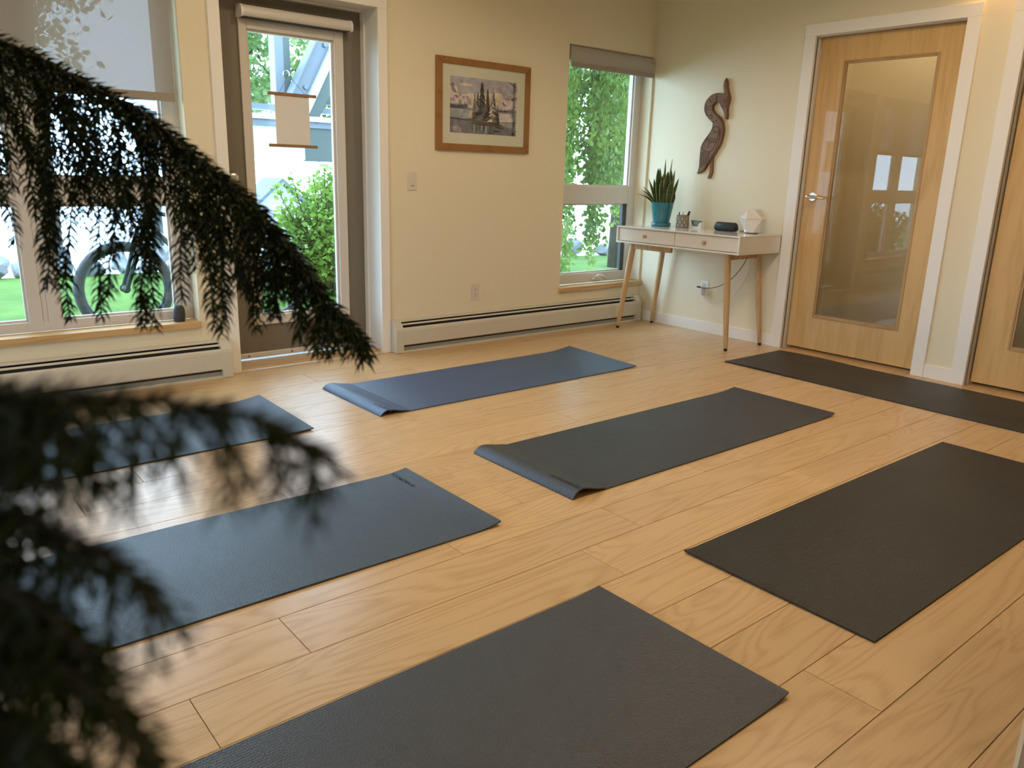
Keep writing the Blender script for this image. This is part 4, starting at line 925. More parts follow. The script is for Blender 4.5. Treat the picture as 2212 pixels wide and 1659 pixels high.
spruce(0.355, 0.27, 0.74, 0.035, [10, 11, 12, 7]); spruce(0.40, 0.24, 0.73, 0.04, [10, 11, 12]); spruce(0.462, 0.055, 0.75, 0.062, [10, 10, 11, 9]); spruce(0.545, 0.16, 0.76, 0.045, [10, 10, 11]); spruce(0.635, 0.21, 0.77, 0.048, [10, 11, 12, 12]); spruce(0.615, 0.3, 0.78, 0.05, [11, 12, 5]); spruce(0.70, 0.5, 0.80, 0.025, [10, 11])
P(7, [(0.945, 0.0), (0.968, 0.0), (0.965, 0.5), (0.975, 1), (0.945, 1), (0.942, 0.5)]); P(10, [(0.948, 0.03), (0.958, 0.03), (0.955, 0.14), (0.946, 0.12)])
for (u, v, e, dv) in ((0.95, 0.05, -0.10, -0.05), (0.955, 0.07, 0.04, 0.02), (0.95, 0.15, 0.05, -0.02), (0.95, 0.3, -0.05, 0.02), (0.95, 0.45, 0.04, 0.0), (0.95, 0.6, -0.04, 0.05), (0.955, 0.75, 0.03, 0.0)):
    P(10, [(u, v), (u+e, v+dv), (u+e, v+dv+0.006), (u, v+0.016)])
P(10, [(0.95, 0.72), (0.965, 0.72), (0.96, 0.86), (0.95, 0.86)]); P(10, [(0.94, 0.93), (0.965, 0.95), (0.96, 1), (0.93, 0.98)])
pt.build('painting', pm, pc, fix=False)
M['picglass'] = glass_mat('picture_glass', refl=0.6)
MB().box(ix0, ix1, -0.0175, -0.0165, iz0, iz1).build('glazing', M['picglass'], pc)

# ================================================================== BIRD CARVING
bd_ = thing('bird_carving', (0, -0.62, 1.14), 'long-necked carved wooden heron hanging above the desk', 'carving')
def relief(poly, name, d0, d1, inset=0.012):
    # rounded-edge board: outline extruded from the wall, front face inset
    bm = bmesh.new()
    vs = [bm.verts.new((d0, a, b)) for a, b in poly]
    f = bm.faces.new(vs)
    r = bmesh.ops.extrude_face_region(bm, geom=[f]); ev = [g for g in r['geom'] if isinstance(g, bmesh.types.BMVert)]
    bmesh.ops.translate(bm, verts=ev, vec=(d1-d0, 0, 0))
    ff = [g for g in r['geom'] if isinstance(g, bmesh.types.BMFace)]
    bmesh.ops.recalc_face_normals(bm, faces=bm.faces)
    bmesh.ops.inset_region(bm, faces=ff, thickness=inset*0.5, depth=inset*0.35, use_even_offset=True)
    bmesh.ops.triangulate(bm, faces=[q for q in bm.faces if len(q.verts) > 4])
    bmesh.ops.recalc_face_normals(bm, faces=bm.faces)
    me = bpy.data.meshes.new(name); bm.to_mesh(me); bm.free(); me.materials.append(M['carved'])
    o = bpy.data.objects.new(name, me); C.objects.link(o); put(o, bd_); return o
sm2 = lambda pts, k: [(v.y, v.z) for v in catmull([(0, a, b) for a, b in pts], k)]
bb = relief(BIRD, 'bird_body', -0.004, -0.026, 0.010)
relief(BIRD_LEG, 'bird_leg', -0.003, -0.015, 0.005)
for ln_pts in BIRD_LINES:
    MB().tube([(-0.0296, a, b) for a, b in sm2(ln_pts, 5)], 0.0021, 6).build('carved_line', M['groove'], bb)

# ================================================================== HANGING SCROLL ON THE DOOR GLASS
sc = thing('hanging_scroll', (-2.95, 0.155, 1.255), 'blank paper scroll between two dowels hung on the door glass', 'scroll')
syy = 0.150
box('paper', M['scrollpaper'], sc, -3.023, -2.815, syy-0.0006, syy+0.0006, 1.262, 1.535)
box('dowel', M['scrollwood'], sc, -3.066, -2.770, syy-0.007, syy+0.007, 1.532, 1.549, bevel=0.002)
box('dowel', M['scrollwood'], sc, -3.070, -2.772, syy-0.007, syy+0.007, 1.251, 1.268, bevel=0.002)
MB().tube([(-2.995, syy, 1.548), (-2.924, syy+0.02, 1.645), (-2.84, syy, 1.548)], 0.0012, 6).build('cord', M['plateslot'], sc)
M['cupclear'] = glass_mat('suction_cup_clear', (0.8, 0.82, 0.82), 2.0)
MB().tube([(-2.924, 0.199, 1.655), (-2.924, 0.190, 1.655), (-2.924, 0.178, 1.655), (-2.924, 0.168, 1.655)], [0.022, 0.016, 0.006, 0.008], 16).build('suction_cup', M['cupclear'], sc, smooth=True)

# ---- dark stone on the window sill
MB_s = MB().lathe([(0.0, 0.0), (0.026, 0.0), (0.030, 0.006), (0.030, 0.05), (0.027, 0.072), (0.021, 0.084), (0.010, 0.088), (0.0, 0.087)], (-3.672, 0.035, 0.318), 24)
MB_s.v = [(x + 0.10*(z-0.318)*0.4, y, z - (0.10*(x+3.672) if z > 0.36 else 0)) for x, y, z in MB_s.v]
st = thing('stone_ornament', (-3.672, 0.035, 0.318), 'small dark grey stone standing on the wide window sill', 'ornament')
MB_s.build('stone_body', M['stone'], st, smooth=True)

# ================================================================== LOW CABINET AT THE LOWER RIGHT EDGE
M['cabside'] = pmat('cabinet_side', (0.40, 0.335, 0.235), 0.6, 0.3, var=0.05, vscale=6)
M['cabedge'] = pmat('cabinet_edge_band', (0.80, 0.70, 0.52), 0.45, 0.4)
cb = thing('storage_cabinet', (-3.05, -4.22, 0), 'low beige cabinet edge cut off at the lower right corner', 'cabinet')
cx0, cx1, cy0, cy1, ch_ = -3.452, -2.65, -4.42, -4.010, 0.72
for xa in (cx0, cx1-0.018):
    s_ = box('side_panel', M['cabside'], cb, xa, xa+0.018, cy0, cy1-0.001, 0, ch_)
    box('edge_band', M['cabedge'], s_, xa-0.0012, xa+0.0192, cy1-0.007, cy1+0.0005, 0.0, ch_)
box('top_panel', M['cabside'], cb, cx0-0.004, cx1+0.004, cy0, cy1+0.004, ch_, ch_+0.02, bevel=0.002)
box('back_panel', M['cabside'], cb, cx0+0.018, cx1-0.018, cy0, cy0+0.008, 0.0, ch_)
for zz in (0.03, 0.36): box('shelf', M['cabside'], cb, cx0+0.018, cx1-0.018, cy0+0.008, cy1-0.01, zz, zz+0.018)

# ================================================================== OUTSIDE
GZ = -0.04
ye = lambda x: 5.02-0.12*(x+2.59)
lawn = MB(); lawn.add([(-26, WT+0.02, GZ), (26, WT+0.02, GZ), (26, ye(26), GZ), (-26, ye(-26), GZ)], [(0, 1, 2, 3)])
tag(lawn.build('lawn', M['lawn']), 'bright green lawn outside the windows', 'lawn', kind='structure')
sg = MB(); sg.add([(-26, -26, GZ-0.002), (X0-0.16, -26, GZ-0.002), (X0-0.16, WT+0.02, GZ-0.002), (-26, WT+0.02, GZ-0.002)], [(0, 1, 2, 3)])
tag(sg.build('side_lawn', M['lawn']), 'lawn beside the house on the far left', 'lawn', kind='structure')
gv = MB(); gv.add([(-60, ye(-60), GZ-0.01), (60, ye(60), GZ-0.01), (60, 90, GZ-0.01), (-60, 90, GZ-0.01)], [(0, 1, 2, 3)])
tag(gv.build('gravel_yard', M['gravel']), 'pale gravel yard beyond the boulders', 'ground', kind='structure')
pv = MB().box(-26, 26, WT+0.02, WT+0.30, GZ-0.02, GZ+0.004).build('paving_strip', M['paving']); tag(pv, 'narrow paving strip along the outside wall', 'paving', kind='structure')
def boulder(x, y, s, mat, lab, sd):
    rr = random.Random(sd); bm = bmesh.new(); bmesh.ops.create_icosphere(bm, subdivisions=3, radius=1.0)
    cuts = [(Vector((rr.gauss(0, 1), rr.gauss(0, 1), rr.gauss(0, 1))).normalized(), rr.uniform(0.55, 0.9)) for _ in range(12)]
    for v in bm.verts:
        for nn, d in cuts:
            e = v.co.dot(nn)-d
            if e > 0: v.co -= nn*e*0.92
        v.co = Vector((v.co.x*s[0], v.co.y*s[1], v.co.z*s[2]))
    zm = min(v.co.z for v in bm.verts)*0.8
    me = bpy.data.meshes.new('boulder'); bm.to_mesh(me); bm.free(); me.materials.append(mat)
    o = bpy.data.objects.new('boulder', me); C.objects.link(o); o.location = (x, y, GZ-zm); o.rotation_euler = (0, 0, rr.uniform(0, 6))
    tag(o, lab, 'boulder', 'boulders along the lawn edge')
rr_ = random.Random(5)
xx = -4.6
i = 0
while xx < -1.2:
    s = rr_.uniform(0.10, 0.19)
    tan = i in (7, 8, 12)
    boulder(xx, ye(xx)+rr_.uniform(-0.05, 0.05), (s, s*0.8, s*rr_.uniform(0.65, 0.9)), M['rock_tan'] if tan else M['rock'], 'tan boulder among grey ones behind the bicycle wheel' if tan else 'grey boulder in the front row at the lawn edge outside the wide window', 100+i)
    if i % 2 == 0: boulder(xx+0.07, ye(xx)+0.50, (s*1.1, s*0.9, s*1.15), M['rock'], 'larger grey boulder in the second row outside the wide window', 150+i)
    xx += s*2.1; i += 1
xx = 2.6
while xx < 6.4:
    s = rr_.uniform(0.13, 0.24)
    boulder(xx, ye(xx)+rr_.uniform(0, 0.15), (s, s*0.8, s*rr_.uniform(0.6, 0.85)), M['rock'], 'grey boulder at the lawn edge seen through the corner window', 200+i)
    xx += s*2.15; i += 1

def leaves(name, pts, size, mat, parent, seed, droop=0.0):
    rr = random.Random(seed); vs = []; fs = []
    for (x, y, z) in pts:
        s = size*rr.uniform(0.6, 1.25)
        a = rr.uniform(0, 2*PI); e = rr.uniform(-0.9, 0.7)-droop
        d = Vector((math.cos(a)*math.cos(e), math.sin(a)*math.cos(e), math.sin(e)))
        q = Vector((rr.gauss(0, 1), rr.gauss(0, 1), rr.gauss(0, 1))); w = d.cross(q)
        if w.length < 1e-4: continue
        w.normalize(); nn = d.cross(w)
        c = Vector((x, y, z)); b = len(vs)
        vs += [c, c+d*s*0.40+w*s*0.36+nn*s*0.08, c+d*s*0.72+w*s*0.22+nn*s*0.06, c+d*s, c+d*s*0.72-w*s*0.22+nn*s*0.06, c+d*s*0.40-w*s*0.36+nn*s*0.08]
        fs += [(b, b+1, b+2, b+3), (b, b+3, b+4, b+5)]
    me = bpy.data.meshes.new(name); me.from_pydata([tuple(v) for v in vs], [], fs); me.materials.append(mat)
    o = bpy.data.objects.new(name, me); C.objects.link(o); put(o, parent); o['kind'] = 'stuff'
    return o
def tree(name, label, x, y, z0, cz, r, n, size, mat, seed, clusters=70, cat='tree'):
    rr = random.Random(seed)
    t = thing(name, (x, y, GZ), label, cat)
    cl = []
    for _ in range(clusters):
        while True:
            q = Vector((rr.uniform(-1, 1), rr.uniform(-1, 1), rr.uniform(-1, 1)))
            if 0.25 < q.length < 1: break
        cl.append(Vector((x+q.x*r[0], y+q.y*r[1], cz+q.z*r[2])))
    tk = MB().tube([(x, y, GZ), (x+0.03, y, GZ+(cz-GZ)*0.5), (x, y+0.03, cz), (x, y, cz+r[2]*0.6)], [0.045*cz*0.6+0.03, 0.04*cz*0.5+0.02, 0.05, 0.015], 10).build('trunk', M['barktree'], t, smooth=True)
    for c in cl[::3]:
        a = Vector((x, y, cz-r[2]*0.6+rr.uniform(0, 0.8)*r[2])); mid = a.lerp(c, 0.5)+Vector((0, 0, 0.12*r[2]))
        MB().tube([a, mid, c], [0.03, 0.018, 0.006], 6).build('bough', M['barktree'], t)
    pts = []
    for _ in range(n):
        c = rr.choice(cl); sp_ = 0.26*min(r)
        pts.append((c.x+rr.gauss(0, sp_), c.y+rr.gauss(0, sp_), c.z+rr.gauss(0, sp_*0.8)))
    leaves('foliage', pts, size, mat, t, seed+1, 0.3)
    return t
tree('leafy_tree', 'leafy tree seen through the roller blind', -3.08, 6.9, 2, 3.2, (0.85, 0.5, 1.15), 2300, 0.10, M['leaf_tree'], 21, 50)
tree('maple_tree', 'pale green tree left of the steel frame outside the door', 0.75, 10.3, 2, 3.75, (0.95, 0.8, 1.8), 5200, 0.13, M['leaf_tree'], 31, 70)
tree('maple_tree', 'green tree behind the steel frame at the right of the door pane', 4.4, 13.6, 2, 3.2, (1.7, 1.0, 1.7), 5200, 0.17, M['leaf_tree'], 41, 60)

# ---- bush outside the door
bt = thing('leafy_bush', (-1.30, 2.75, GZ), 'bright green leafy bush outside the glazed door', 'bush')
rr = random.Random(51); pts = []
for q in range(60):
    a = rr.uniform(0, 2*PI); e = rr.uniform(0.05, 0.72); hx, hy = -1.30+e*math.cos(a)*0.95, 2.75+e*math.sin(a)*0.7; hh = rr.uniform(0.65, 1.36)-0.25*e-0.25*max(0, -1.35-hx)
    b = Vector((-1.30+0.22*math.cos(a), 2.75+0.18*math.sin(a), GZ)); m_ = b.lerp(Vector((hx, hy, hh)), 0.5)+Vector((0, 0, 0.1)); tip = Vector((hx, hy, hh))
    MB().tube([b, m_, tip], [0.010, 0.007, 0.003], 5).build('stem', M['barktree'], bt)
    for k_ in range(135):
        u = rr.uniform(0.12, 1.0); c = b.lerp(m_, u*2) if u < 0.5 else m_.lerp(tip, u*2-1); s = 0.11*(1.25-u)
        pts.append((c.x+rr.gauss(0, s), c.y+rr.gauss(0, s), max(GZ+0.03, c.z+rr.gauss(0, s))))
leaves('foliage', pts, 0.056, M['leaf_bush'], bt, 52)

# ---- weeping birch outside the corner window
wt = thing('weeping_birch', (2.9, 3.0, GZ), 'weeping birch with hanging leafy strands outside the corner window', 'tree')
MB().tube([(2.9, 3.0, GZ), (2.85, 2.95, 1.2), (2.6, 2.7, 2.6), (2.2, 2.3, 3.6)], [0.11, 0.09, 0.07, 0.04], 12).build('trunk', M['barktree'], wt, smooth=True)
rr = random.Random(61); pts = []
for q in range(16):
    a = Vector((2.3, 2.4, rr.uniform(2.2, 3.4))); e = Vector((rr.uniform(0.0, 1.9), rr.uniform(0.9, 2.4), rr.uniform(1.2, 3.0)))
    MB().tube([a, a.lerp(e, 0.4)+Vector((0, 0, 0.15)), a.lerp(e, 0.75)+Vector((0, 0, 0.12)), e], [0.018, 0.012, 0.008, 0.004], 6).build('branch', M['barktree'], wt)
clx = [(0.50, 0.10), (0.60, 0.14), (0.85, 0.25), (0.93, 0.12), (1.02, 0.30), (1.22, 0.62), (1.33, 0.75)]
for q in range(170):
    if q < 50:
        c, zl = clx[q % 7]; yy = 1.5+rr.gauss(0, 0.12); x_ = c+rr.gauss(0, 0.04)+(yy-1.5)*0.93; zl = zl+abs(rr.gauss(0, 0.25))
    else:
        yy = rr.uniform(1.0, 2.4); x_ = rr.uniform(0.25, 1.55)+(yy-1.5)*0.93; zl = rr.uniform(0.85, 1.5)
    x_ = x_; zt = rr.uniform(2.6, 3.3); sw = rr.uniform(0, 6)
    path = []
    n = int((zt-zl)/0.034)
    for k_ in range(n+1):
        z = zt-(zt-zl)*k_/n
        path.append((x_+0.025*math.sin(z*3+sw), yy+0.02*math.cos(z*2.3+sw), z))
    MB().tube(path[::6]+[path[-1]], 0.0016, 4).build('strand', M['barktree'], wt)
    for c in path:
        for w in range(1 if rr.random() < 0.35 else 2):
            pts.append((c[0]+rr.gauss(0, 0.022), c[1]+rr.gauss(0, 0.022), c[2]+rr.gauss(0, 0.015)))
leaves('foliage', pts, 0.056, M['leaf_birch'], wt, 62, 0.7)
tree('bushy_tree', 'bushy green tree behind the weeping birch', 3.85, 3.7, 0.8, 2.5, (1.7, 0.5, 1.6), 11000, 0.09, M['leaf_birch'], 71, 70)

# ---- flowering hedge further left, mirrored in the maple door
for q, (hx, hy, lab) in enumerate(((-7.2, 1.7, 'white-flowered bush far left outside, mirrored in the maple door'), (-5.55, 1.15, 'low white-flowered bush outside beside the wide window'))):
    hb = thing('flowering_bush', (hx, hy, GZ), lab, 'bush'); rr = random.Random(80+q); pts = []; fl = MB()
    for k_ in range(1700):
        a = rr.uniform(0, 2*PI); e = 0.5*math.sqrt(rr.random()); z = rr.uniform(0.02, 0.95)*(1-0.5*e)
        pts.append((hx+1.2*e*math.cos(a), hy+0.8*e*math.sin(a), GZ+z))
        if k_ % 16 == 0: fl.lathe([(0.0, -0.02), (0.024, -0.01), (0.028, 0.004), (0.0, 0.012)], (hx+1.25*e*math.cos(a), hy+0.85*e*math.sin(a), GZ+z), 6)
    for k_ in range(7): MB().tube([(hx+0.04*k_-0.12, hy, GZ), (hx+0.12*k_-0.36, hy+rr.uniform(-0.2, 0.2), GZ+0.6)], [0.012, 0.004], 5).build('stem', M['barktree'], hb)
    leaves('foliage', pts, 0.075, M['leaf_hedge'], hb, 84+q)
    fo = fl.build('blossoms', M['flower'], hb); fo['kind'] = 'stuff'

# ---- steel frame with diagonal brace
sf = thing('steel_frame', (0.1, 6.1, GZ), 'grey steel deck frame with a broad diagonal brace outside the door', 'structure')
box('post', M['steel_lt'], sf, -0.37, -0.25, 6.22, 6.40, 1.3, 4.6)
box('post_flange', M['steel_dk'], sf, -0.25, -0.155, 6.22, 6.40, 1.3, 4.6)
dirb = Vector((0.43, 0, 0.80)).normalized(); nb_ = Vector((dirb.z, 0, -dirb.x))
def slab(name, mat, off0, off1, y0, y1, parent=None):
    a = Vector((-0.52, 0, 1.72))+dirb*0.28; b = Vector((-0.52, 0, 1.72))+dirb*3.4
    pts2 = [a+nb_*off0, b+nb_*off0, b+nb_*off1, a+nb_*off1]
    return MB().prism([(q.x, q.z) for q in pts2], lambda u, v, d: (u, d, v), y0, y1).build(name, mat, parent or sf)
bw = slab('brace_web', M['steel_lt'], 0.06, 0.37, 6.02, 6.05)
slab('brace_flange', M['steel_lt'], 0.045, 0.06, 5.94, 6.14, bw); slab('brace_flange', M['fascia'], 0.27, 0.372, 5.955, 6.02, bw); slab('brace_side', M['steel_dk'], 0.372, 0.53, 5.98, 6.14, bw)
for q in (0.62, 1.25, 1.9):
    c = Vector((-0.52, 0, 1.72))+dirb*q+nb_*0.2
    MB().tube([(c.x, 6.03, c.z), (c.x, 5.99, c.z)], 0.03, 10).build('bolt', M['steel_lt'], bw)
for (za, zb) in ((2.355, 2.455), (1.985, 2.085), (2.80, 2.90)): box('cross_beam', M['steel_dk'], sf, -0.05 if za < 2.2 else 0.1, 3.2, 6.16, 6.28, za, zb)
box('deck_beam', M['steel_lt'], sf, -2.2, 3.2, 5.98, 6.20, 1.655, 1.735); box('deck_lip', M['fascia'], sf, -2.2, 3.2, 5.95, 6.2, 1.735, 1.80)
box('deck_beam', M['steel_lt'], sf, -2.2, 3.2, 6.1, 6.3, 1.86, 1.93)
box('fascia_panel', M['fascia'], sf, -2.2, -0.10, 6.0, 6.06, 1.24, 1.655); box('fascia_panel', M['steel_dk'], sf, -0.10, 3.2, 6.0, 6.06, 1.22, 1.655)
for xa in (-2.1, 3.0): box('support_leg', M['steel_dk'], sf, xa, xa+0.12, 6.1, 6.22, GZ, 1.24)
# ---- small white gabled hut
hu = thing('garden_hut', (0.33, 8.1, GZ), 'small white gabled hut beyond the bush', 'hut')
MB().prism([(0.35, GZ), (1.2, GZ), (1.2, 0.52), (0.775, 0.88), (0.35, 0.52)], lambda a, b, d: (a-0.45, d-1.2, b), 9.0, 9.6).build('hut_wall', M['shedwhite'], hu)
for pts2 in ([(0.27, 0.48), (0.775, 0.91), (0.775, 0.97), (0.25, 0.52)], [(1.28, 0.48), (0.775, 0.91), (0.775, 0.97), (1.30, 0.52)]): MB().prism(pts2, lambda a, b, d: (a-0.45, d-1.2, b), 8.92, 9.68).build('roof_slope', M['shedroof'], hu)

# ---- bicycle
by = 1.6; WR = 0.30
bk = thing('bicycle', (-3.03, by, GZ), 'grey bicycle parked on the lawn outside the wide window', 'bicycle')
def circle(cx, cz, r, y, n=40): return [(cx+r*math.cos(2*PI*k_/n), y, cz+r*math.sin(2*PI*k_/n)) for k_ in range(n+1)]
def wheel(cx):
    cz = GZ+0.328
    ty = MB().tube(circle(cx, cz, WR-0.002, by), 0.030, 12, caps=False).build('tyre', M['tyre'], bk, smooth=True)
    MB().tube(circle(cx, cz, WR-0.034, by), 0.010, 8, caps=False).build('rim', M['steel_lt'], ty, smooth=True)
    sp_ = MB()
    for k_ in range(24):
        a = 2*PI*k_/24; s = 0.03 if k_ % 2 else -0.03; b = a+(0.35 if k_ % 4 < 2 else -0.35)
        sp_.tube([(cx+0.022*math.cos(b), by+s, cz+0.022*math.sin(b)), (cx+(WR-0.034)*math.cos(a), by, cz+(WR-0.034)*math.sin(a))], 0.0011, 4)
    sp_.build('spokes', M['screw'], ty)
    MB().tube([(cx, by-0.055, cz), (cx, by-0.035, cz), (cx, by-0.03, cz), (cx, by+0.03, cz), (cx, by+0.035, cz), (cx, by+0.055, cz)], [0.012, 0.028, 0.018, 0.018, 0.028, 0.012], 14).build('hub', M['steel_dk'], ty)
    MB().lathe([(0.045, -0.001), (0.072, -0.001), (0.072, 0.001), (0.045, 0.001)], (0, 0, 0), 30).build('brake_disc', M['alu'], ty)
    d = bk.children
    o = ty.children[-1]
    o.location = (0, 0, 0)
    o.data.transform(Matrix.Translation((cx, by-0.042, cz)) @ Matrix.Rotation(PI/2, 4, 'X'))
FXh, RXh = -3.555, -2.50
wheel(FXh); wheel(RXh)
hz = GZ+0.328
for s in (-0.055, 0.055): MB().tube([(FXh, by+s, hz), (-3.44, by+s, hz+0.34), (-3.40, by+s*0.8, hz+0.44)], [0.014, 0.020, 0.022], 10).build('fork_blade', M['bikeframe'], bk, smooth=True)
MB().tube([(-3.405, by-0.05, hz+0.43), (-3.405, by+0.05, hz+0.43)], 0.022, 10).build('fork_crown', M['bikeframe'], bk)
MB().tube([(-3.40, by, hz+0.42), (-3.345, by, hz+0.58), (-3.33, by, hz+0.63)], [0.024, 0.024, 0.016], 12).build('head_tube', M['bikeframe'], bk)
BBp = (-2.93, by, hz-0.03); ST = (-2.735, by, hz+0.42)
for a, b, r in (((-3.365, by, hz+0.53), (-2.755, by, hz+0.40), 0.017), ((-3.385, by, hz+0.46), BBp, 0.020), (BBp, ST, 0.016)): MB().tube([a, b], r, 12).build('frame_tube', M['bikeframe'], bk, smooth=True)
for s in (-0.05, 0.05):
    MB().tube([(BBp[0], by+s*0.6, BBp[2]), (RXh, by+s, hz)], 0.010, 8).build('chain_stay', M['bikeframe'], bk, smooth=True)
    MB().tube([(-2.745, by+s*0.4, hz+0.40), (RXh, by+s, hz)], 0.009, 8).build('seat_stay', M['bikeframe'], bk, smooth=True)
MB().tube([ST, (-2.70, by, hz+0.50)], 0.013, 10).build('seat_post', M['alu'], bk)
MB().tube([(-2.86, by, hz+0.51), (-2.76, by, hz+0.52), (-2.66, by, hz+0.525), (-2.58, by, hz+0.53), (-2.56, by, hz+0.525)], [0.015, 0.025, 0.05, 0.065, 0.04], 12).build('saddle', M['black'], bk, smooth=True)
hb_ = MB().tube([(-3.30, by-0.30, hz+0.68), (-3.33, by-0.10, hz+0.66), (-3.335, by+0.10, hz+0.66), (-3.30, by+0.30, hz+0.68)], 0.012, 10).build('handlebar', M['steel_dk'], bk, smooth=True)
for s in (-1, 1): MB().tube([(-3.30, by+s*0.20, hz+0.678), (-3.295, by+s*0.33, hz+0.682)], 0.017, 10).build('grip', M['black'], hb_)
MB().tube([(BBp[0], by-0.06, BBp[2]), (BBp[0], by-0.052, BBp[2])], 0.085, 24).build('chainring', M['steel_dk'], bk)
MB().tube([(BBp[0], by-0.07, BBp[2]), (BBp[0]+0.10, by-0.075, BBp[2]-0.13)], 0.010, 8).build('crank_arm', M['alu'], bk)
box('pedal', M['black'], bk, BBp[0]+0.06, BBp[0]+0.14, by-0.16, by-0.07, BBp[2]-0.145, BBp[2]-0.12)

# ================================================================== POTTED PINE BESIDE THE VIEWER
TX, TY = -5.500, -3.150
pn = thing('potted_pine', (TX, TY, 0), 'tall potted Norfolk pine with drooping branches at the left', 'potted plant')
o = MB().lathe([(0.0, 0.0), (0.135, 0.0), (0.145, 0.008), (0.175, 0.30), (0.182, 0.315), (0.170, 0.315), (0.160, 0.27), (0.0, 0.27)], (TX, TY, 0), 40).build('pot', M['darkpot'], pn); autosmooth(o, 35)
MB().lathe([(0.0, 0.271), (0.159, 0.271), (0.159, 0.278), (0.0, 0.285)], (TX, TY, 0), 24).build('soil', M['soil'], pn)
MB().tube([(TX, TY, 0.26), (TX+0.005, TY, 0.7), (TX-0.004, TY+0.004, 1.2), (TX, TY, 1.78)], [0.017, 0.014, 0.010, 0.004], 12).build('trunk', M['bark'], pn, smooth=True)
def needles(mb, path, rr, step, nl, taper=True):
    # path: list of Vector; needles spiral around it, pointing forward
    tot = 0; ang = rr.uniform(0, 6)
    L_tot = sum((path[i+1]-path[i]).length for i in range(len(path)-1)); done = 0.0
    vs, fs = mb.v, mb.f
    for i in range(len(path)-1):
        a, b = path[i], path[i+1]; seg = b-a; ln = seg.length
        if ln < 1e-6: continue
        t = seg/ln; u = t.orthogonal().normalized(); w = t.cross(u)
        n = max(1, int(ln/step+rr.random()))
        for k in range(n):
            q = a+seg*((k+rr.random())/n); fr_ = (done+ln*(k/n))/L_tot
            ang += 2.4+rr.uniform(-0.3, 0.3)
            rad = u*math.cos(ang)+w*math.sin(ang)
            l = nl*rr.uniform(0.8, 1.15)*(1.0 if fr_ < 0.85 else 1-0.35*(fr_-0.85)/0.15)
            d1 = (rad*0.80+t*0.62+Vector((0, 0, -0.04))).normalized(); d2 = (rad*0.45+t*0.90).normalized()
            m1 = q+d1*l*0.55; e = m1+d2*l*0.5
            s = d1.cross(Vector((rr.gauss(0, 1), rr.gauss(0, 1), rr.gauss(0, 1))))
            s = s.normalized()*(nl*0.066) if s.length > 1e-5 else u*nl*0.06
            bi = len(vs)
            vs.extend((tuple(q-s*0.7), tuple(q+s*0.7), tuple(m1+s), tuple(m1-s), tuple(e)))
            fs.append((bi, bi+1, bi+2, bi+3)); fs.append((bi+3, bi+2, bi+4)); mb.mi.extend((0, 0))
        done += ln
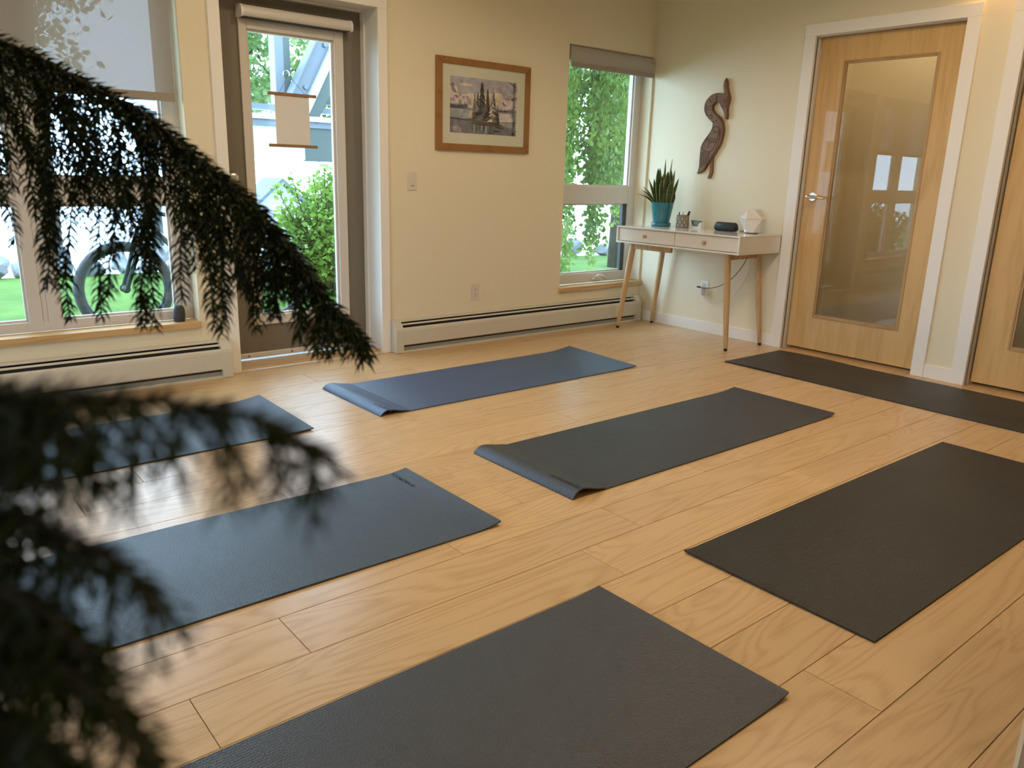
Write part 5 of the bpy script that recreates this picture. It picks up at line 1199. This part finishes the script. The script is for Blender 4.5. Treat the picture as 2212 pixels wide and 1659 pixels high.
def pine_branch(points, seed, maxlen, slope, spacing, nl, step, rad=0.005, start=0.12, down=0.85, side=0.5, fwd=0.42, droop=1.0):
    rr = random.Random(seed)
    spine = catmull([(TX, TY, points[0][2]+0.03)]+list(points), 10)
    L = [0]
    for i in range(len(spine)-1): L.append(L[-1]+(spine[i+1]-spine[i]).length)
    tot = L[-1]
    n = len(spine)
    ob = MB().tube(spine, [max(0.0012, rad*(1-0.8*L[i]/tot)) for i in range(n)], 8).build('branch', M['bark'], pn, smooth=True)
    nd = MB(); wd = MB()
    s = start*tot; sgn = 1
    while s < tot-0.004:
        i = max(j for j in range(n-1) if L[j] <= s)
        q = spine[i].lerp(spine[i+1], (s-L[i])/max(1e-6, L[i+1]-L[i])); t = (spine[i+1]-spine[i]).normalized()
        sd = t.cross(Vector((0, 0, 1))); sd = sd.normalized() if sd.length > 1e-3 else Vector((1, 0, 0))
        dist = tot-s; ln = min(maxlen, 0.018+slope*dist)*rr.uniform(0.72, 1.1)
        sgn = -sgn
        d0 = (sd*sgn*side*rr.uniform(0.5, 1.5)+t*fwd*rr.uniform(0.6, 1.4)+Vector((0, 0, -down*0.35))).normalized()
        path = [q]; c = q.copy(); d = d0.copy(); m_ = max(5, int(ln/0.012))
        for k in range(m_):
            d = (d+Vector((0, 0, -down*droop*0.9/m_*2.2))+Vector((rr.gauss(0, 0.03), rr.gauss(0, 0.03), rr.gauss(0, 0.02)))).normalized()
            c = c+d*(ln/m_); path.append(c.copy())
        wd.tube(path, [0.0011*(1-0.6*k/len(path)) for k in range(len(path))], 5)
        needles(nd, path, rr, step, nl)
        s += spacing*rr.uniform(0.7, 1.3)
    needles(nd, [q for q, l in zip(spine, L) if l > start*tot*0.7], rr, step*0.7, nl)
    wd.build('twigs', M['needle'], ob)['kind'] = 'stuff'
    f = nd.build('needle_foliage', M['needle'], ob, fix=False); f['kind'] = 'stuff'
    return ob
S = SPINES
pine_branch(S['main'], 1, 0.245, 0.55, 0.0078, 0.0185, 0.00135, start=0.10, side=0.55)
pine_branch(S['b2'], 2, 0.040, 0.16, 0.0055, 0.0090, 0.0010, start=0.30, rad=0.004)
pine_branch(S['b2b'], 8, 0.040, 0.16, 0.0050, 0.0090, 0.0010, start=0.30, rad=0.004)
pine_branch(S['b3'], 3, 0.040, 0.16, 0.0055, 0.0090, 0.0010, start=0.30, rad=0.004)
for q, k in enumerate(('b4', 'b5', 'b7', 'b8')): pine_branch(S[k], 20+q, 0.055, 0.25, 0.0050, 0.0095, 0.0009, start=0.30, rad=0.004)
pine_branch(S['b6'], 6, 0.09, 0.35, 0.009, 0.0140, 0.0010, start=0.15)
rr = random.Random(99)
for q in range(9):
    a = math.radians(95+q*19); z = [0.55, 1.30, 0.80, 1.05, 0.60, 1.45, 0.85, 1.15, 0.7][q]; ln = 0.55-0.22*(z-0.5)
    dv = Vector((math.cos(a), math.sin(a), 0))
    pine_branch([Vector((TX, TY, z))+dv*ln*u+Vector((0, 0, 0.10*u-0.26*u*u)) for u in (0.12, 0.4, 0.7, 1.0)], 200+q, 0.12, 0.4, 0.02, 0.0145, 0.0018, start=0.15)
